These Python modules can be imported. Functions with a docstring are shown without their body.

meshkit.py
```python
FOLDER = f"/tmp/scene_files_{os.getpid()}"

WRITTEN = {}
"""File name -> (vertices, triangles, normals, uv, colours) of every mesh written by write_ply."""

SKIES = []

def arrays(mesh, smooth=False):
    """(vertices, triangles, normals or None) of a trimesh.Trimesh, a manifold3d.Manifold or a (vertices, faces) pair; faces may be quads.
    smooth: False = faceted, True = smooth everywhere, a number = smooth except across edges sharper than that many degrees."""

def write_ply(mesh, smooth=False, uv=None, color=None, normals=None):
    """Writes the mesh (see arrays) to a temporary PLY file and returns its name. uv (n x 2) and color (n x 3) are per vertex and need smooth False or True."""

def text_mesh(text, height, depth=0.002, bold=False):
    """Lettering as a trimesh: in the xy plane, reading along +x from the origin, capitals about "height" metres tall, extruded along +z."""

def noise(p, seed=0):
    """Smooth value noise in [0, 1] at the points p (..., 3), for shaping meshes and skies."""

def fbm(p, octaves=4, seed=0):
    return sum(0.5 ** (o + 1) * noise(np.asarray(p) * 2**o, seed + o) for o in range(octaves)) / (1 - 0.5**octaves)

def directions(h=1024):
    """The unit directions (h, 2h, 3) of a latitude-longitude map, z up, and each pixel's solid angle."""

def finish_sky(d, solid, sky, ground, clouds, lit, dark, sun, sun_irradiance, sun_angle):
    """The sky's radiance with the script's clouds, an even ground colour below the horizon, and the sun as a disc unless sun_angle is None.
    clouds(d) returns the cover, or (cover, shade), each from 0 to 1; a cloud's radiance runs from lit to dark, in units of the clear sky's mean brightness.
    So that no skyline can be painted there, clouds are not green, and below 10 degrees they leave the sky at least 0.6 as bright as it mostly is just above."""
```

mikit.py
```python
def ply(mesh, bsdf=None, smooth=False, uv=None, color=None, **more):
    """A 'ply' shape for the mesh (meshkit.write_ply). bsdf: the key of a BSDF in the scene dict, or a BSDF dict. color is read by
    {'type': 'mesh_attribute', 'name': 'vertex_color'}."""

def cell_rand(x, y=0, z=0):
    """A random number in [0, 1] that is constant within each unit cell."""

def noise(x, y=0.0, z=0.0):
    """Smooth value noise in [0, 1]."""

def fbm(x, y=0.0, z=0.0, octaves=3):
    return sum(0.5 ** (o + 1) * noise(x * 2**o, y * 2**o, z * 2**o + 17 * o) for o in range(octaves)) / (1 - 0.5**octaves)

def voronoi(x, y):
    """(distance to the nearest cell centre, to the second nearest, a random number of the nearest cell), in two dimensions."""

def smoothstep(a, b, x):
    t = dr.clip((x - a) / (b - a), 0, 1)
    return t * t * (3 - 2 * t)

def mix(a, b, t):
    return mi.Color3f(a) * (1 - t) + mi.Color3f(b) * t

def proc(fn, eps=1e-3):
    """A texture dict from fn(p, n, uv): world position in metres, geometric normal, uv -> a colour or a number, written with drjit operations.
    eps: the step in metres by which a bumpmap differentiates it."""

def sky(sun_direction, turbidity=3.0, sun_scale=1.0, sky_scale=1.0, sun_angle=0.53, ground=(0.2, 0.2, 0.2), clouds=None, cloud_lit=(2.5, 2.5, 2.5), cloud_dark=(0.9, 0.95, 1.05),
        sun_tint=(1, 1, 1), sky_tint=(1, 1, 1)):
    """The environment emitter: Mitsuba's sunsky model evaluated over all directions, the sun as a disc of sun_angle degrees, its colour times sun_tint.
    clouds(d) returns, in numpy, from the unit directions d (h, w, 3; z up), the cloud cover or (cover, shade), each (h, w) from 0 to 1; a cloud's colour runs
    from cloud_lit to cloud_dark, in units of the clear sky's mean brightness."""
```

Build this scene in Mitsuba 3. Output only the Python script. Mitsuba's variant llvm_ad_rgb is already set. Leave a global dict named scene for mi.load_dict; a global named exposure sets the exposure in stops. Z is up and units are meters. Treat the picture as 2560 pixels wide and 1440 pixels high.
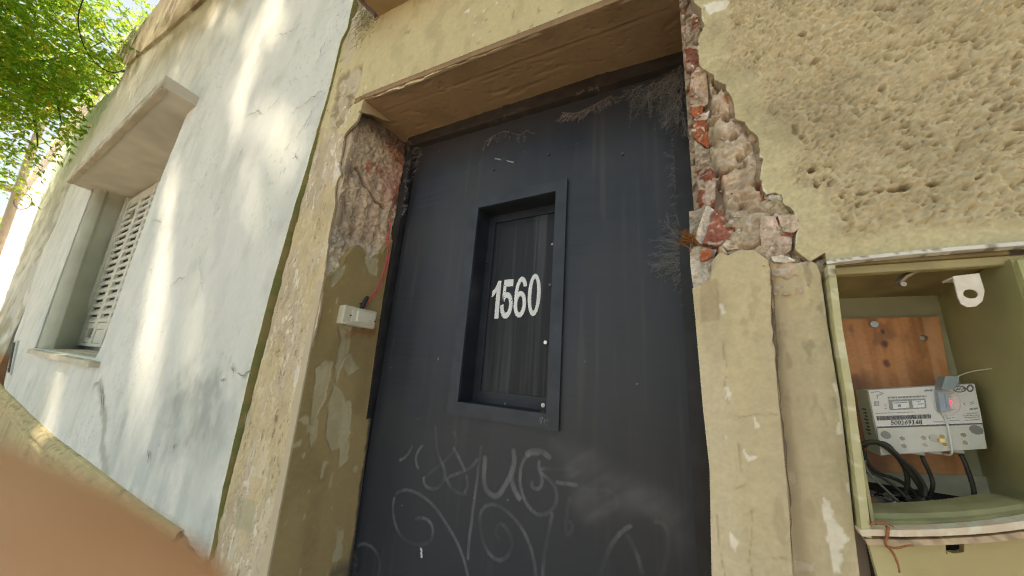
import math, random
import numpy as np, trimesh, shapely, mitsuba as mi, mikit, meshkit
from shapely.geometry import Polygon, LineString
from meshkit import fbm, noise
T = mi.ScalarTransform4f
scene, labels = {'type': 'scene'}, {}

# ---------------------------------------------------------------- camera, sky, exposure
EYE = np.array([0.0, 0.0, 1.2])
FWD = np.array([-0.49052408, 0.83535994, 0.24811267])
UPV = np.array([0.06108893, -0.25105577, 0.96604303])
scene['camera'] = {'type': 'thinlens', 'fov': 114.07, 'fov_axis': 'x', 'near_clip': 0.004, 'far_clip': 900.0,
                   'aperture_radius': 0.0009, 'focus_distance': 0.6,
                   'to_world': T().look_at(origin=EYE.tolist(), target=(EYE + FWD).tolist(), up=UPV.tolist())}
SUN = np.array([-0.53, -0.36, 0.77]); SUN /= np.linalg.norm(SUN)
def thin_cloud(d):
    n = fbm(d * np.array([3.0, 3.0, 5.0]) + 11, 4)
    return np.clip(0.62 + 0.5 * (n - 0.5), 0, 1), 0.12 + 0.3 * n
scene['daylight'] = mikit.sky(SUN.tolist(), turbidity=3, sun_angle=2.0, ground=(0.3, 0.26, 0.2), clouds=thin_cloud, cloud_lit=(2.1, 2.1, 2.0), cloud_dark=(1.1, 1.1, 1.08), sky_tint=(1.0, 1.0, 0.9))
exposure = 2.7

# ---------------------------------------------------------------- materials (colour comes from the vertices)
VC = {'type': 'mesh_attribute', 'name': 'vertex_color'}
def prin(rough, metal=0.0, spec=0.35, **k):
    return {'type': 'twosided', 'a': {'type': 'principled', 'base_color': VC, 'roughness': rough, 'metallic': metal, 'specular': spec, **k}}
scene['matte'] = prin(0.92, spec=0.2)
scene['satin'] = prin(0.5)
scene['gloss'] = prin(0.25)
scene['metal'] = prin(0.34, metal=0.9)
def plaster_bump(p, n, uv):
    return mikit.fbm(p.x * 170, p.y * 170, p.z * 150, 3)
scene['plaster'] = {'type': 'twosided', 'a': {'type': 'bumpmap', 'arbitrary': mikit.proc(plaster_bump, eps=8e-4), 'scale': 0.0022,
                    'b': {'type': 'principled', 'base_color': VC, 'roughness': 0.93, 'specular': 0.2}}}
def door_bump(p, n, uv):
    return mikit.fbm(p.x * 9, p.y * 9, p.z * 6, 2) + 0.06 * mikit.fbm(p.x * 220, p.y * 220, p.z * 60, 2)
scene['door_paint'] = {'type': 'twosided', 'a': {'type': 'bumpmap', 'arbitrary': mikit.proc(door_bump, eps=2e-3), 'scale': 0.003,
                       'b': {'type': 'principled', 'base_color': VC, 'roughness': 0.45, 'specular': 0.45}}}
scene['leaf'] = {'type': 'principledthin', 'base_color': VC, 'roughness': 0.5, 'diff_trans': 1.7, 'spec_trans': 0.0}
scene['skin'] = prin(0.55, spec=0.4)

# ---------------------------------------------------------------- helpers
def numbered(key):
    if key not in scene and key not in labels and not any(k.startswith(key + '__') for k in scene):
        return key
    n = 1
    while f'{key}_{n:03d}' in scene or f'{key}_{n:03d}' in labels or any(k.startswith(f'{key}_{n:03d}__') for k in scene):
        n += 1
    return f'{key}_{n:03d}'
def tag(key, label=None, category=None, group=None, kind=None):
    d = {k: v for k, v in dict(label=label, category=category, group=group, kind=kind).items() if v}
    labels[key] = {**labels.get(key, {}), **d}
    return key
def thing(name, label, category, group=None):
    return tag(numbered(name), label, category, group)
def C(*c):
    return np.array(c, float)
def tint(v, c, var=0.12, scale=25.0, seed=0):
    n = fbm(np.asarray(v) * scale + seed * 7.3 + 40, 3, seed)[:, None]
    return np.clip(np.asarray(c) * (1 + var * 2.2 * (n - 0.5)), 0, 1)
def obj(name, mesh, mat, color, parent=None, var=0.12, scale=25.0, edge=None, smooth=False, seed=0, colfn=None):
    key = numbered((parent + '__' if parent else '') + name)
    if isinstance(mesh, (list,)):
        mesh = trimesh.util.concatenate(mesh)
    if edge:
        v, f = trimesh.remesh.subdivide_to_size(mesh.vertices, mesh.faces, edge, max_iter=12)
        mesh = trimesh.Trimesh(v, f, process=False)
    v, f = np.array(mesh.vertices), np.array(mesh.faces)
    if smooth is False:                       # facet: split vertices so that colour can still vary
        pass
    col = colfn(v) if colfn else tint(v, color, var, scale, seed)
    scene[key] = mikit.ply((v, f), mat, smooth=smooth, color=col)
    return key
def box(x0, x1, y0, y1, z0, z1, bevel=0.0):
    x0, x1, y0, y1, z0, z1 = min(x0, x1), max(x0, x1), min(y0, y1), max(y0, y1), min(z0, z1), max(z0, z1)
    if bevel:
        b = min(bevel, 0.45 * min(x1 - x0, y1 - y0, z1 - z0))
        pts = []
        for sx in (0, 1):
            for sy in (0, 1):
                for sz in (0, 1):
                    for ax in range(3):
                        o = [b, b, b]; o[ax] = 0
                        p = [(x0, x1)[sx], (y0, y1)[sy], (z0, z1)[sz]]
                        pts.append([p[i] + (o[i] if (sx, sy, sz)[i] == 0 else -o[i]) for i in range(3)])
        return trimesh.convex.convex_hull(np.array(pts))
    m = trimesh.creation.box(extents=(x1 - x0, y1 - y0, z1 - z0)); m.apply_translation(((x0 + x1) / 2, (y0 + y1) / 2, (z0 + z1) / 2))
    return m
def hull(pts):
    return trimesh.convex.convex_hull(np.asarray(pts, float))
def tube(pts, r, n=6, cap=True):
    p = np.asarray(pts, float); r = np.broadcast_to(np.asarray(r, float), (len(p),))
    t = np.gradient(p, axis=0); t /= np.linalg.norm(t, axis=1, keepdims=True) + 1e-12
    a = np.cross(t, np.where(np.abs(t[:, 2:]) < 0.9, [0, 0, 1.0], [1.0, 0, 0])); a /= np.linalg.norm(a, axis=1, keepdims=True) + 1e-12
    b = np.cross(t, a); ang = np.arange(n) * 2 * np.pi / n
    v = (p[:, None] + r[:, None, None] * (np.cos(ang)[None, :, None] * a[:, None] + np.sin(ang)[None, :, None] * b[:, None])).reshape(-1, 3)
    i, j = np.meshgrid(np.arange(len(p) - 1), np.arange(n), indexing='ij')
    q = np.stack([i * n + j, i * n + (j + 1) % n, (i + 1) * n + (j + 1) % n, (i + 1) * n + j], -1).reshape(-1, 4)
    f = np.vstack([q[:, [0, 1, 2]], q[:, [0, 2, 3]]])
    if cap:
        k = len(v); v = np.vstack([v, p[:1], p[-1:]]); m = (len(p) - 1) * n; j = np.arange(n)
        f = np.vstack([f, np.c_[np.full(n, k), (j + 1) % n, j], np.c_[np.full(n, k + 1), m + j, m + (j + 1) % n]])
    return trimesh.Trimesh(v, f, process=False)
def spline(pts, n=40):
    from scipy.interpolate import CubicSpline
    p = np.asarray(pts, float); d = np.r_[0, np.cumsum(np.linalg.norm(np.diff(p, axis=0), axis=1))]
    return CubicSpline(d, p)(np.linspace(0, d[-1], n))
def disc(c, r, h, axis=(0, -1, 0), n=16):
    m = trimesh.creation.cylinder(radius=r, height=h, sections=n)
    m.apply_transform(trimesh.geometry.align_vectors([0, 0, 1], axis)); m.apply_translation(c); return m
def lines(a, b, step):
    return np.linspace(a, b, max(2, int(round(abs(b - a) / step)) + 1))
def facade(y0):
    return lambda u, v, w: np.stack([u, y0 - w, v], -1)
def relief(poly, us, vs, hfn, frame, back=0.02):
    """A slab whose outline is poly in (u, v) and whose front stands h(u, v) proud; returns vertices, faces and (u, v, h, is_side)."""
    poly = Polygon(poly).buffer(0) if not hasattr(poly, 'geom_type') else poly
    us, vs = np.asarray(us), np.asarray(vs)
    cu, cv = np.meshgrid((us[1:] + us[:-1]) / 2, (vs[1:] + vs[:-1]) / 2, indexing='ij')
    ins = shapely.contains_xy(poly, cu, cv)
    nu, nv = len(us), len(vs)
    U, V = (a.ravel().copy() for a in np.meshgrid(us, vs, indexing='ij'))
    cnt = np.zeros((nu, nv), int)
    for a, b in ((0, 0), (1, 0), (0, 1), (1, 1)):
        cnt[a:nu - 1 + a, b:nv - 1 + b] += ins
    cnt = cnt.ravel()
    bd = np.nonzero((cnt > 0) & (cnt < 4))[0]
    pts = shapely.points(U[bd], V[bd]); best = np.full(len(bd), 1e9); bp = np.c_[U[bd], V[bd]]
    for g in getattr(poly, 'geoms', [poly]):
        for ring in [g.exterior, *g.interiors]:
            r = LineString(ring.coords)
            q = shapely.get_coordinates(shapely.line_interpolate_point(r, shapely.line_locate_point(r, pts)))
            dd = np.hypot(q[:, 0] - U[bd], q[:, 1] - V[bd]); k = dd < best; best[k] = dd[k]; bp[k] = q[k]
    du = np.gradient(us)[bd // nv]; dv = np.gradient(vs)[bd % nv]
    k = best < 1.1 * np.hypot(du, dv); U[bd[k]], V[bd[k]] = bp[k, 0], bp[k, 1]
    I, J = np.nonzero(ins); q = np.c_[I * nv + J, (I + 1) * nv + J, (I + 1) * nv + J + 1, I * nv + J + 1]
    used = np.unique(q); remap = np.full(nu * nv, -1); remap[used] = np.arange(len(used)); q = remap[q]
    U, V = U[used], V[used]; H = np.broadcast_to(np.asarray(hfn(U, V), float), U.shape)
    F = np.vstack([q[:, [0, 1, 2]], q[:, [0, 2, 3]]])
    e = np.vstack([q[:, [0, 1]], q[:, [1, 2]], q[:, [2, 3]], q[:, [3, 0]]])
    es = np.sort(e, 1); _, inv, c = np.unique(es, axis=0, return_inverse=True, return_counts=True)
    e = e[c[inv.ravel()] == 1]
    ev = np.unique(e); em = np.full(len(U), -1); em[ev] = np.arange(len(ev)); n0 = len(U); n1 = len(ev)
    a, b = em[e[:, 0]] + n0, em[e[:, 1]] + n0
    side = np.vstack([np.c_[a, a + n1, b + n1], np.c_[a, b + n1, b]])
    F = np.vstack([F, side])
    uu, vv = np.r_[U, U[ev], U[ev]], np.r_[V, V[ev], V[ev]]; hh = np.r_[H, H[ev], np.full(n1, -back)]
    X = frame(uu, vv, hh)
    x0 = frame(np.zeros(1), np.zeros(1), np.zeros(1))[0]
    m = np.stack([frame(*np.eye(3)[i][:, None])[0] - x0 for i in range(3)])
    if np.linalg.det(m) < 0:
        F = F[:, ::-1]
    return X, F, (uu, vv, hh, np.r_[np.zeros(n0, bool), np.ones(2 * n1, bool)])
def rel(name, parent, poly, us, vs, hfn, frame, colfn, mat='matte', back=0.02):
    X, F, info = relief(poly, us, vs, hfn, frame, back)
    key = numbered((parent + '__' if parent else '') + name)
    scene[key] = mikit.ply((X, F), mat, smooth=True, color=np.clip(colfn(*info), 0, 1))
    return key
def F2(u, v, su, sv=None, seed=0, octv=4):
    sv = su if sv is None else sv
    return fbm(np.stack([u * su + 31.7, v * sv + 17.3, np.full_like(u, 3.1 + seed)], -1), octv, seed)
def N2(u, v, su, sv=None, seed=0):
    sv = su if sv is None else sv
    return noise(np.stack([u * su + 31.7, v * sv + 17.3, np.full_like(u, 3.1 + seed)], -1), seed)
def sm(a, b, x):
    t = np.clip((x - a) / (b - a), 0, 1); return t * t * (3 - 2 * t)
def inside(pts, u, v, soft=0.0, rag=0.0, ragscale=60, seed=0):
    """1 inside the outline, 0 outside, with a ragged edge."""
    P = Polygon(pts).buffer(0); p = shapely.points(u, v)
    d = shapely.distance(P.boundary, p) * np.where(shapely.contains_xy(P, u, v), 1, -1)
    if rag:
        d = d + rag * 2 * (F2(u, v, ragscale, seed=seed) - 0.5)
    return sm(-soft - 1e-4, soft + 1e-4, d)
def lerp(a, b, t):
    t = np.asarray(t)[..., None]; return np.asarray(a) * (1 - t) + np.asarray(b) * t
def nearline(pts, u, v):
    return shapely.distance(LineString(pts), shapely.points(u, v))
def vcol(n, c):
    return np.broadcast_to(np.asarray(c, float), (n, 3)).copy()
def ribbon_crack(pts, w, frame, h, jit=0.004, seed=0):
    """A thin dark crack lying in a wall: a ragged ribbon 1 mm proud of it."""
    r = np.random.default_rng(seed); p = np.asarray(pts, float)
    d = np.r_[0, np.cumsum(np.hypot(*np.diff(p, axis=0).T))]; n = max(6, int(d[-1] / 0.012)); s = np.linspace(0, d[-1], n)
    q = np.c_[np.interp(s, d, p[:, 0]), np.interp(s, d, p[:, 1])] + r.normal(0, jit, (n, 2)) * np.r_[0, np.ones(n - 2), 0][:, None]
    t = np.gradient(q, axis=0); nn = np.c_[-t[:, 1], t[:, 0]] / (np.linalg.norm(t, axis=1, keepdims=True) + 1e-9)
    ww = w * (0.25 + r.random(n)) * np.sin(np.linspace(0.25, np.pi - 0.1, n))
    a, b = q + nn * ww[:, None] / 2, q - nn * ww[:, None] / 2
    hh = np.full(n, h); v = np.vstack([frame(a[:, 0], a[:, 1], hh), frame(b[:, 0], b[:, 1], hh)])
    i = np.arange(n - 1); f = np.vstack([np.c_[i, i + 1, i + n], np.c_[i + 1, i + n + 1, i + n]])
    return trimesh.Trimesh(v, f, process=False)
def grain(c, u, v, amp=.16, sc=330, seed=0, grime=.0, gs=22):
    """sand grain and grime: fine specks of tone that belong to the material itself"""
    c = c * (1 + amp * 2 * (F2(u, v, sc, seed=seed + 60, octv=2) - .5))[:, None] * (1 + amp * (F2(u, v, sc * .3, seed=seed + 61, octv=2) - .5))[:, None]
    if grime:
        c = c * (1 - grime * sm(.5, .75, F2(u, v, gs, gs * .6, seed=seed + 62)))[:, None]
    return c
def rim(n, thr, w=.012):
    return sm(w, 0, np.abs(n - thr))
OCHRE, CREAM, OLIVE = C(.56, .49, .30), C(.60, .55, .42), C(.30, .25, .11)
BEIGE, CHIP, MORTAR, BRICK, WHITE = C(.50, .43, .31), C(.74, .71, .60), C(.55, .45, .36), C(.42, .13, .07), C(.675, .71, .675)

# ---------------------------------------------------------------- setting: ground
def slab(x0, x1, y0, y1, z, n=60):
    return box(x0, x1, y0, y1, z - 0.3, z)
obj('pavement', slab(-60, 40, -2.6, 1.0, 0.0), 'matte', C(.42, .36, .29), var=.3, scale=3, edge=1.2); tag('pavement', 'grey brown paved footway along the house fronts', kind='structure')
obj('road', slab(-200, 200, -150, -2.72, -0.12), 'matte', C(.26, .23, .2), var=.25, scale=1, edge=14); tag('road', 'street beyond the footway', kind='structure')
obj('kerb', box(-60, 40, -2.72, -2.6, -0.3, 0.004, .02), 'matte', C(.4, .38, .34), edge=3); tag('kerb', 'stone kerb along the footway', kind='structure')
obj('ground', box(-200, 200, 1.0, 150, -0.35, -0.05), 'matte', C(.3, .27, .2), edge=20); tag('ground', 'ground behind the houses', kind='structure')

# ---------------------------------------------------------------- white house
YW = 0.59
WH = thing('white_house', 'white plastered house with shuttered window, dappled sunlight on its wall', 'house')
edgeL = [(-6.792,0.6769),(-7.1532,0.8764),(-7.6289,1.2019),(-7.7644,1.5166),(-8.2823,1.954),(-8.7076,2.5396),(-8.4943,2.8847),(-8.8623,3.485),(-8.9162,4.2841),(-8.875,4.5564),(-8.8036,4.9952),(-8.6372,5.4315),(-8.5444,5.9343)]
edgeR = [(-1.3055,2.7279),(-1.2989,2.6415),(-1.3301,2.585),(-1.3277,2.4208),(-1.327,2.254),(-1.3396,2.1244),(-1.3417,1.9593),(-1.3426,1.912),(-1.3599,1.6635),(-1.3678,1.4352),(-1.3677,1.1797),(-1.3545,0.9611),(-1.3525,0.7835),(-1.3267,0.6267),(-1.3245,0.5953)]
torn = [(-1.328,0.5923),(-1.3485,0.6008),(-1.3432,0.5775),(-1.355,0.5618),(-1.3787,0.5816),(-1.4001,0.586),(-1.4047,0.572),(-1.4365,0.5929),(-1.4685,0.5928),(-1.496,0.6065)]
bot = [(-1.503,0.6069),(-1.969,0.5963),(-2.5903,0.592),(-3.724,0.5812),(-6.5036,0.6295)]
topw = [(-8.9642,6.2023),(-7.775,5.8408),(-5.7379,5.2226),(-4.1072,4.6286)]
wall_poly = [*edgeL, (-8.6, 6.2), (-6, 5.6), (-4.2, 5.0), (-3.2, 4.6), (-1.30, 4.2), (-1.30, 2.95), *edgeR, *torn, *bot]
openL = [(-6.4306,3.084),(-6.4995,2.9998),(-6.3453,2.4377),(-6.1453,1.8795),(-5.9503,1.4268),(-5.806,1.108)]
open_poly = [(-6.75, 3.16), *openL[1:], (-5.85, 1.10), (-3.42, 1.10), *[(-3.3747,1.1792),(-3.3933,1.5122),(-3.4934,2.3749)], (-3.42, 3.12)]
us = -np.exp(np.linspace(math.log(1.29), math.log(9.2), 700))[::-1]
us = np.unique(np.r_[us, [-3.43, -3.44]])
vs = np.r_[np.arange(0.52, 3.2, 0.0065), np.arange(3.2, 6.4, 0.02)]
def wall_h(u, v):
    return 0.010 * (F2(u, v, 1.6, seed=1) - .5) + 0.004 * (F2(u, v, 9, 6, seed=2) - .5) + 0.0025 * (F2(u, v, 60, 40, seed=3) - .5)
stain_px = [(-1.9319,1.0714),(-1.788,1.1291),(-1.5877,1.0819),(-1.4421,0.9351),(-1.5185,0.8596),(-1.8116,0.8539),(-2.0016,0.9674)]
sillcrack = [(-3.1246,0.9737),(-2.7577,0.7884),(-2.6894,0.7021),(-2.4691,0.5982)]
def wall_c(u, v, h, side):
    c = vcol(len(u), WHITE)
    a = F2(u, v, 2.2, 1.3, seed=5); b = F2(u, v, 14, 4, seed=6); g = F2(u, v, 30, 30, seed=7); st = F2(u, v, 22, 2.2, seed=9)
    c = c * (0.96 + 0.10 * (a - .5) + 0.08 * (b - .5) + 0.05 * (g - .5))[:, None]
    c = lerp(c, C(.55, .60, .55), .35 * sm(.50, .75, st) * sm(2.0, .8, v) * sm(.4, .6, a))
    c = lerp(c, C(.60, .64, .58), .5 * sm(.48, .7, F2(u, v, 3.5, 2.2, seed=31)))
    c = lerp(c, C(.62, .62, .50), .35 * sm(.5, .8, F2(u, v, 1.1, .8, seed=12)))
    low = inside(stain_px, u, v, soft=.10, rag=.12, ragscale=14, seed=3)
    c = lerp(c, C(.34, .38, .36), np.clip(low * (.75 + 1.2 * (F2(u, v, 45, 30, seed=15) - .4)), 0, .85))
    lowb = sm(1.15, .75, v) * sm(-3.2, -1.9, u)
    c = lerp(c, C(.40, .46, .45), lowb * .65 * sm(.40, .7, F2(u, v, 16, 7, seed=21)))
    c = lerp(c, C(.52, .57, .53), .55 * sm(.45, .68, F2(u, v, 6, 5, seed=51)) * sm(.35, .6, F2(u, v, 1.7, 1.2, seed=52)))
    c = lerp(c, C(.36, .40, .38), .5 * sm(.66, .74, F2(u, v, 70, 50, seed=53)) * sm(.45, .65, F2(u, v, 3, 2.5, seed=54)))
    c = grain(c, u, v, .05, 220, 11, .10, 10)
    d = nearline(sillcrack, u, v)
    c = lerp(c, C(.36, .38, .33), .8 * sm(.05, .008, d + .04 * (F2(u, v, 30, seed=8) - .5)))
    # weathered band under the coping
    z0 = np.interp(u, [-9, -8.0, -5.8, -4.2, -1.3], [5.6, 5.35, 4.72, 4.15, 3.7])
    c = lerp(c, C(.34, .30, .17), .75 * sm(-.25, .45, v - z0 + .7 * (F2(u, v, 5, 2.5, seed=30) - .5)))
    # dirt along the raw right edge
    er = np.interp(v, [p[1] for p in edgeR][::-1], [p[0] for p in edgeR][::-1])
    c = lerp(c, C(.62, .66, .57), .7 * sm(.03, .0, (er - u)))
    olive = lerp(vcol(len(u), C(.27, .235, .10)), C(.20, .22, .08), sm(.45, .6, F2(u, v, 50, 30, seed=33)))
    c[side] = np.where((u > -1.45)[:, None], olive, c * .8)[side]
    return c
rel('wall', WH, Polygon(wall_poly, [open_poly]), us, vs, wall_h, facade(YW), wall_c, 'plaster', back=0.05)
cr = []
for i, (pts, w) in enumerate([
    ([(-2.1189,2.4766),(-2.042,2.4685),(-1.9905,2.454),(-1.916,2.4079)], .008), ([(-1.8901,2.4055),(-1.8158,2.4332),(-1.7536,2.4812)], .005), ([(-1.5892,2.2954),(-1.4941,2.3045),(-1.392,2.3207),(-1.3325,2.3017)], .005),
    ([(-1.4794,2.1138),(-1.4262,2.1732),(-1.3949,2.2481),(-1.3898,2.2985)], .005), ([(-2.1006,3.0299),(-1.8661,2.9399),(-1.7632,2.9485)], .004), ([(-2.0454,2.1958),(-2.0497,2.2262),(-2.0225,2.2253)], .006),
    ([(-2.435,1.5073),(-2.3749,1.5361),(-2.2594,1.5594)], .005), ([(-3.2966,2.048),(-3.1576,2.0295),(-2.9778,1.9752)], .006), ([(-1.4931,1.1669),(-1.4704,1.1397),(-1.4681,1.105)], .008), ([(-1.4386,1.1277),(-1.3777,1.1249),(-1.3245,1.1311)], .006),
    ([(-2.1572,1.6558),(-2.06,1.543),(-1.9666,1.4399)], .003), ([(-3.1824,0.9003),(-3.1926,0.957),(-3.1083,0.9749)], .012), ([(-3.0556,0.9632),(-2.8799,0.8754),(-2.8328,0.8189)], .012), ([(-2.0398,0.7805),(-2.0114,0.7624),(-1.9937,0.7355)], .01),
    ([(-1.4456,2.0333),(-1.4467,2.0141),(-1.4214,1.9971)], .008), ([(-1.7951,0.8349),(-1.7789,0.8304)], .01), ([(-1.3155,1.0143),(-1.3088,0.9782),(-1.3374,0.956)], .006), ([(-1.4659,2.5215),(-1.46,2.6366),(-1.4123,2.7068)], .006), ([(-1.5528,1.106),(-1.5239,1.0868)], .006)]):
    cr.append(ribbon_crack(pts, w, facade(YW), 0.0085, .006, i))
k = obj('crack', cr, 'matte', C(.22, .23, .2), WH + '__wall', var=.3); tag(k, kind='stuff')

# coping (parapet) above the white wall, its last stone parted from the rest
copL = [(-10.0695,7.2351),(-7.529,6.8073),(-6.1719,6.5468),(-4.0601,6.3593)]; copB = [(-7.3041,5.5894),(-5.312,5.0157),(-4.1761,4.7159),(-2.5763,4.2781)]
def coping(a0, b0, name, lab=None):
    q = a0 + b0[::-1]
    P = Polygon(q).buffer(0); x0, z0, x1, z1 = P.bounds
    return rel(name, WH, P, lines(x0, x1, .05), lines(z0, z1, .05), lambda u, v: .012 * (F2(u, v, 3, seed=4) - .5) + .008 * (F2(u, v, 12, seed=5) - .5), facade(.56),
        lambda u, v, h, s: lerp(lerp(vcol(len(u), C(.31, .26, .16)), C(.17, .12, .07), sm(.45, .7, F2(u, v, 2.5, seed=6))), C(.46, .42, .30), sm(.55, .75, F2(u, v, 4, 1.5, seed=7))), 'matte', back=.30)
coping(copL, copB, 'coping')
coping([(-11.3169,7.5789),(-10.2453,7.2866)], [(-8.3479,5.8347),(-7.4513,5.6338)], 'coping')
# window reveal: bullnosed left side, right side, head
zs = np.linspace(1.08, 3.14, 60); xe = np.interp(zs, [p[1] for p in openL][::-1], [p[0] for p in openL][::-1])
prof_y = np.array([.600, .604, .612, .63, .655, .685, .70, .706, .712, .73, .80, .95]); prof_x = np.array([-.02, .005, .030, .060, .075, .080, .074, .060, .052, .05, .05, .05])
splay = np.interp(zs, [1.1, 3.05], [-.36, -.0])[:, None] * np.clip((prof_y - .70) / .18, 0, 1.2)[None]
V = np.stack([xe[:, None] + prof_x[None] + splay, np.broadcast_to(prof_y, (60, 12)), np.broadcast_to(zs[:, None], (60, 12))], -1).reshape(-1, 3)
i, j = np.meshgrid(np.arange(59), np.arange(11), indexing='ij'); q = np.stack([i * 12 + j, i * 12 + j + 1, (i + 1) * 12 + j + 1, (i + 1) * 12 + j], -1).reshape(-1, 4)
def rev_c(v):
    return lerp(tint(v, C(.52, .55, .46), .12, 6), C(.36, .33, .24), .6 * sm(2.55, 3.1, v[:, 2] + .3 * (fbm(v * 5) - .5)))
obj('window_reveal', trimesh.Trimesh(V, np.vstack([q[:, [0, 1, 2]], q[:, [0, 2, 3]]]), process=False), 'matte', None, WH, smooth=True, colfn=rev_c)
obj('window_reveal', box(-3.43, -3.2, .6, .98, 1.0, 3.2), 'matte', C(.6, .63, .56), WH, edge=.1)
obj('window_reveal', box(-7.2, -3.2, .645, .98, 3.16, 3.3), 'matte', C(.44, .40, .30), WH, edge=.1)
# hood over the window
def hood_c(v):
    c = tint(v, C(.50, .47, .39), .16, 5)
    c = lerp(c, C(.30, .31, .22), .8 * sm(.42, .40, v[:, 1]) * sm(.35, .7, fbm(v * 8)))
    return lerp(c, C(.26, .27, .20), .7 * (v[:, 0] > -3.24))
HY = .395
hp = [(-6.5014,0.395,3.0266),(-3.2582,0.395,3.0087)]
def hoodbox():
    (xl, _, zl), (xr, _, zr) = hp
    top = .095
    pts = []
    for x, z in ((xl, zl), (xr, zr)):
        xb = x - (.3 if x < -5 else -.005)
        pts += [(x, HY, z), (x, HY, z + top), (xb, .92, z + (.05 if x < -5 else -.03)), (xb, .62, z + top + (.07 if x < -5 else -.03)), (xb, .60, z + (.07 if x < -5 else -.01))]
    return hull(pts)
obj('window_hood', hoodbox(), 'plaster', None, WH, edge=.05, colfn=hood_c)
# a drip groove: a thin strip under the hood's front edge
(xl, _, zl), (xr, _, zr) = hp
obj('hood_drip', hull([(x, y, z + dz) for x, z in ((xl + .02, zl), (xr - .02, zr)) for y, dz in ((HY + .004, -.012), (HY + .045, -.012), (HY + .004, .02), (HY + .045, .02))]), 'plaster', C(.42, .37, .27), WH, edge=.05, var=.2, scale=9)
# sill
sx0, sx1 = -5.93, -3.30
SY = .545
sl, sr = [(-5.7243,0.545,1.0902),(-3.2605,0.545,1.0806)]
sb = [(-5.5616,0.545,1.0498),(-3.2301,0.545,1.049)]
sill = hull([(sl[0], SY, sl[2]), (sr[0], SY, sr[2]), (sl[0], SY, sb[0][2]), (sr[0], SY, sb[1][2]), (sl[0], .95, sl[2] + .03), (sr[0], .95, sl[2] + .03), (sl[0], .95, sb[0][2]), (sr[0], .95, sb[1][2])])
def sill_c(v):
    c = tint(v, C(.50, .48, .38), .2, 12)
    return lerp(c, C(.30, .27, .18), .8 * sm(.5, .65, fbm(v * np.array([4, 30, 30]))) * (v[:, 1] > SY + .005))
obj('window_sill', sill, 'plaster', None, WH, edge=.03, colfn=sill_c)
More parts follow.
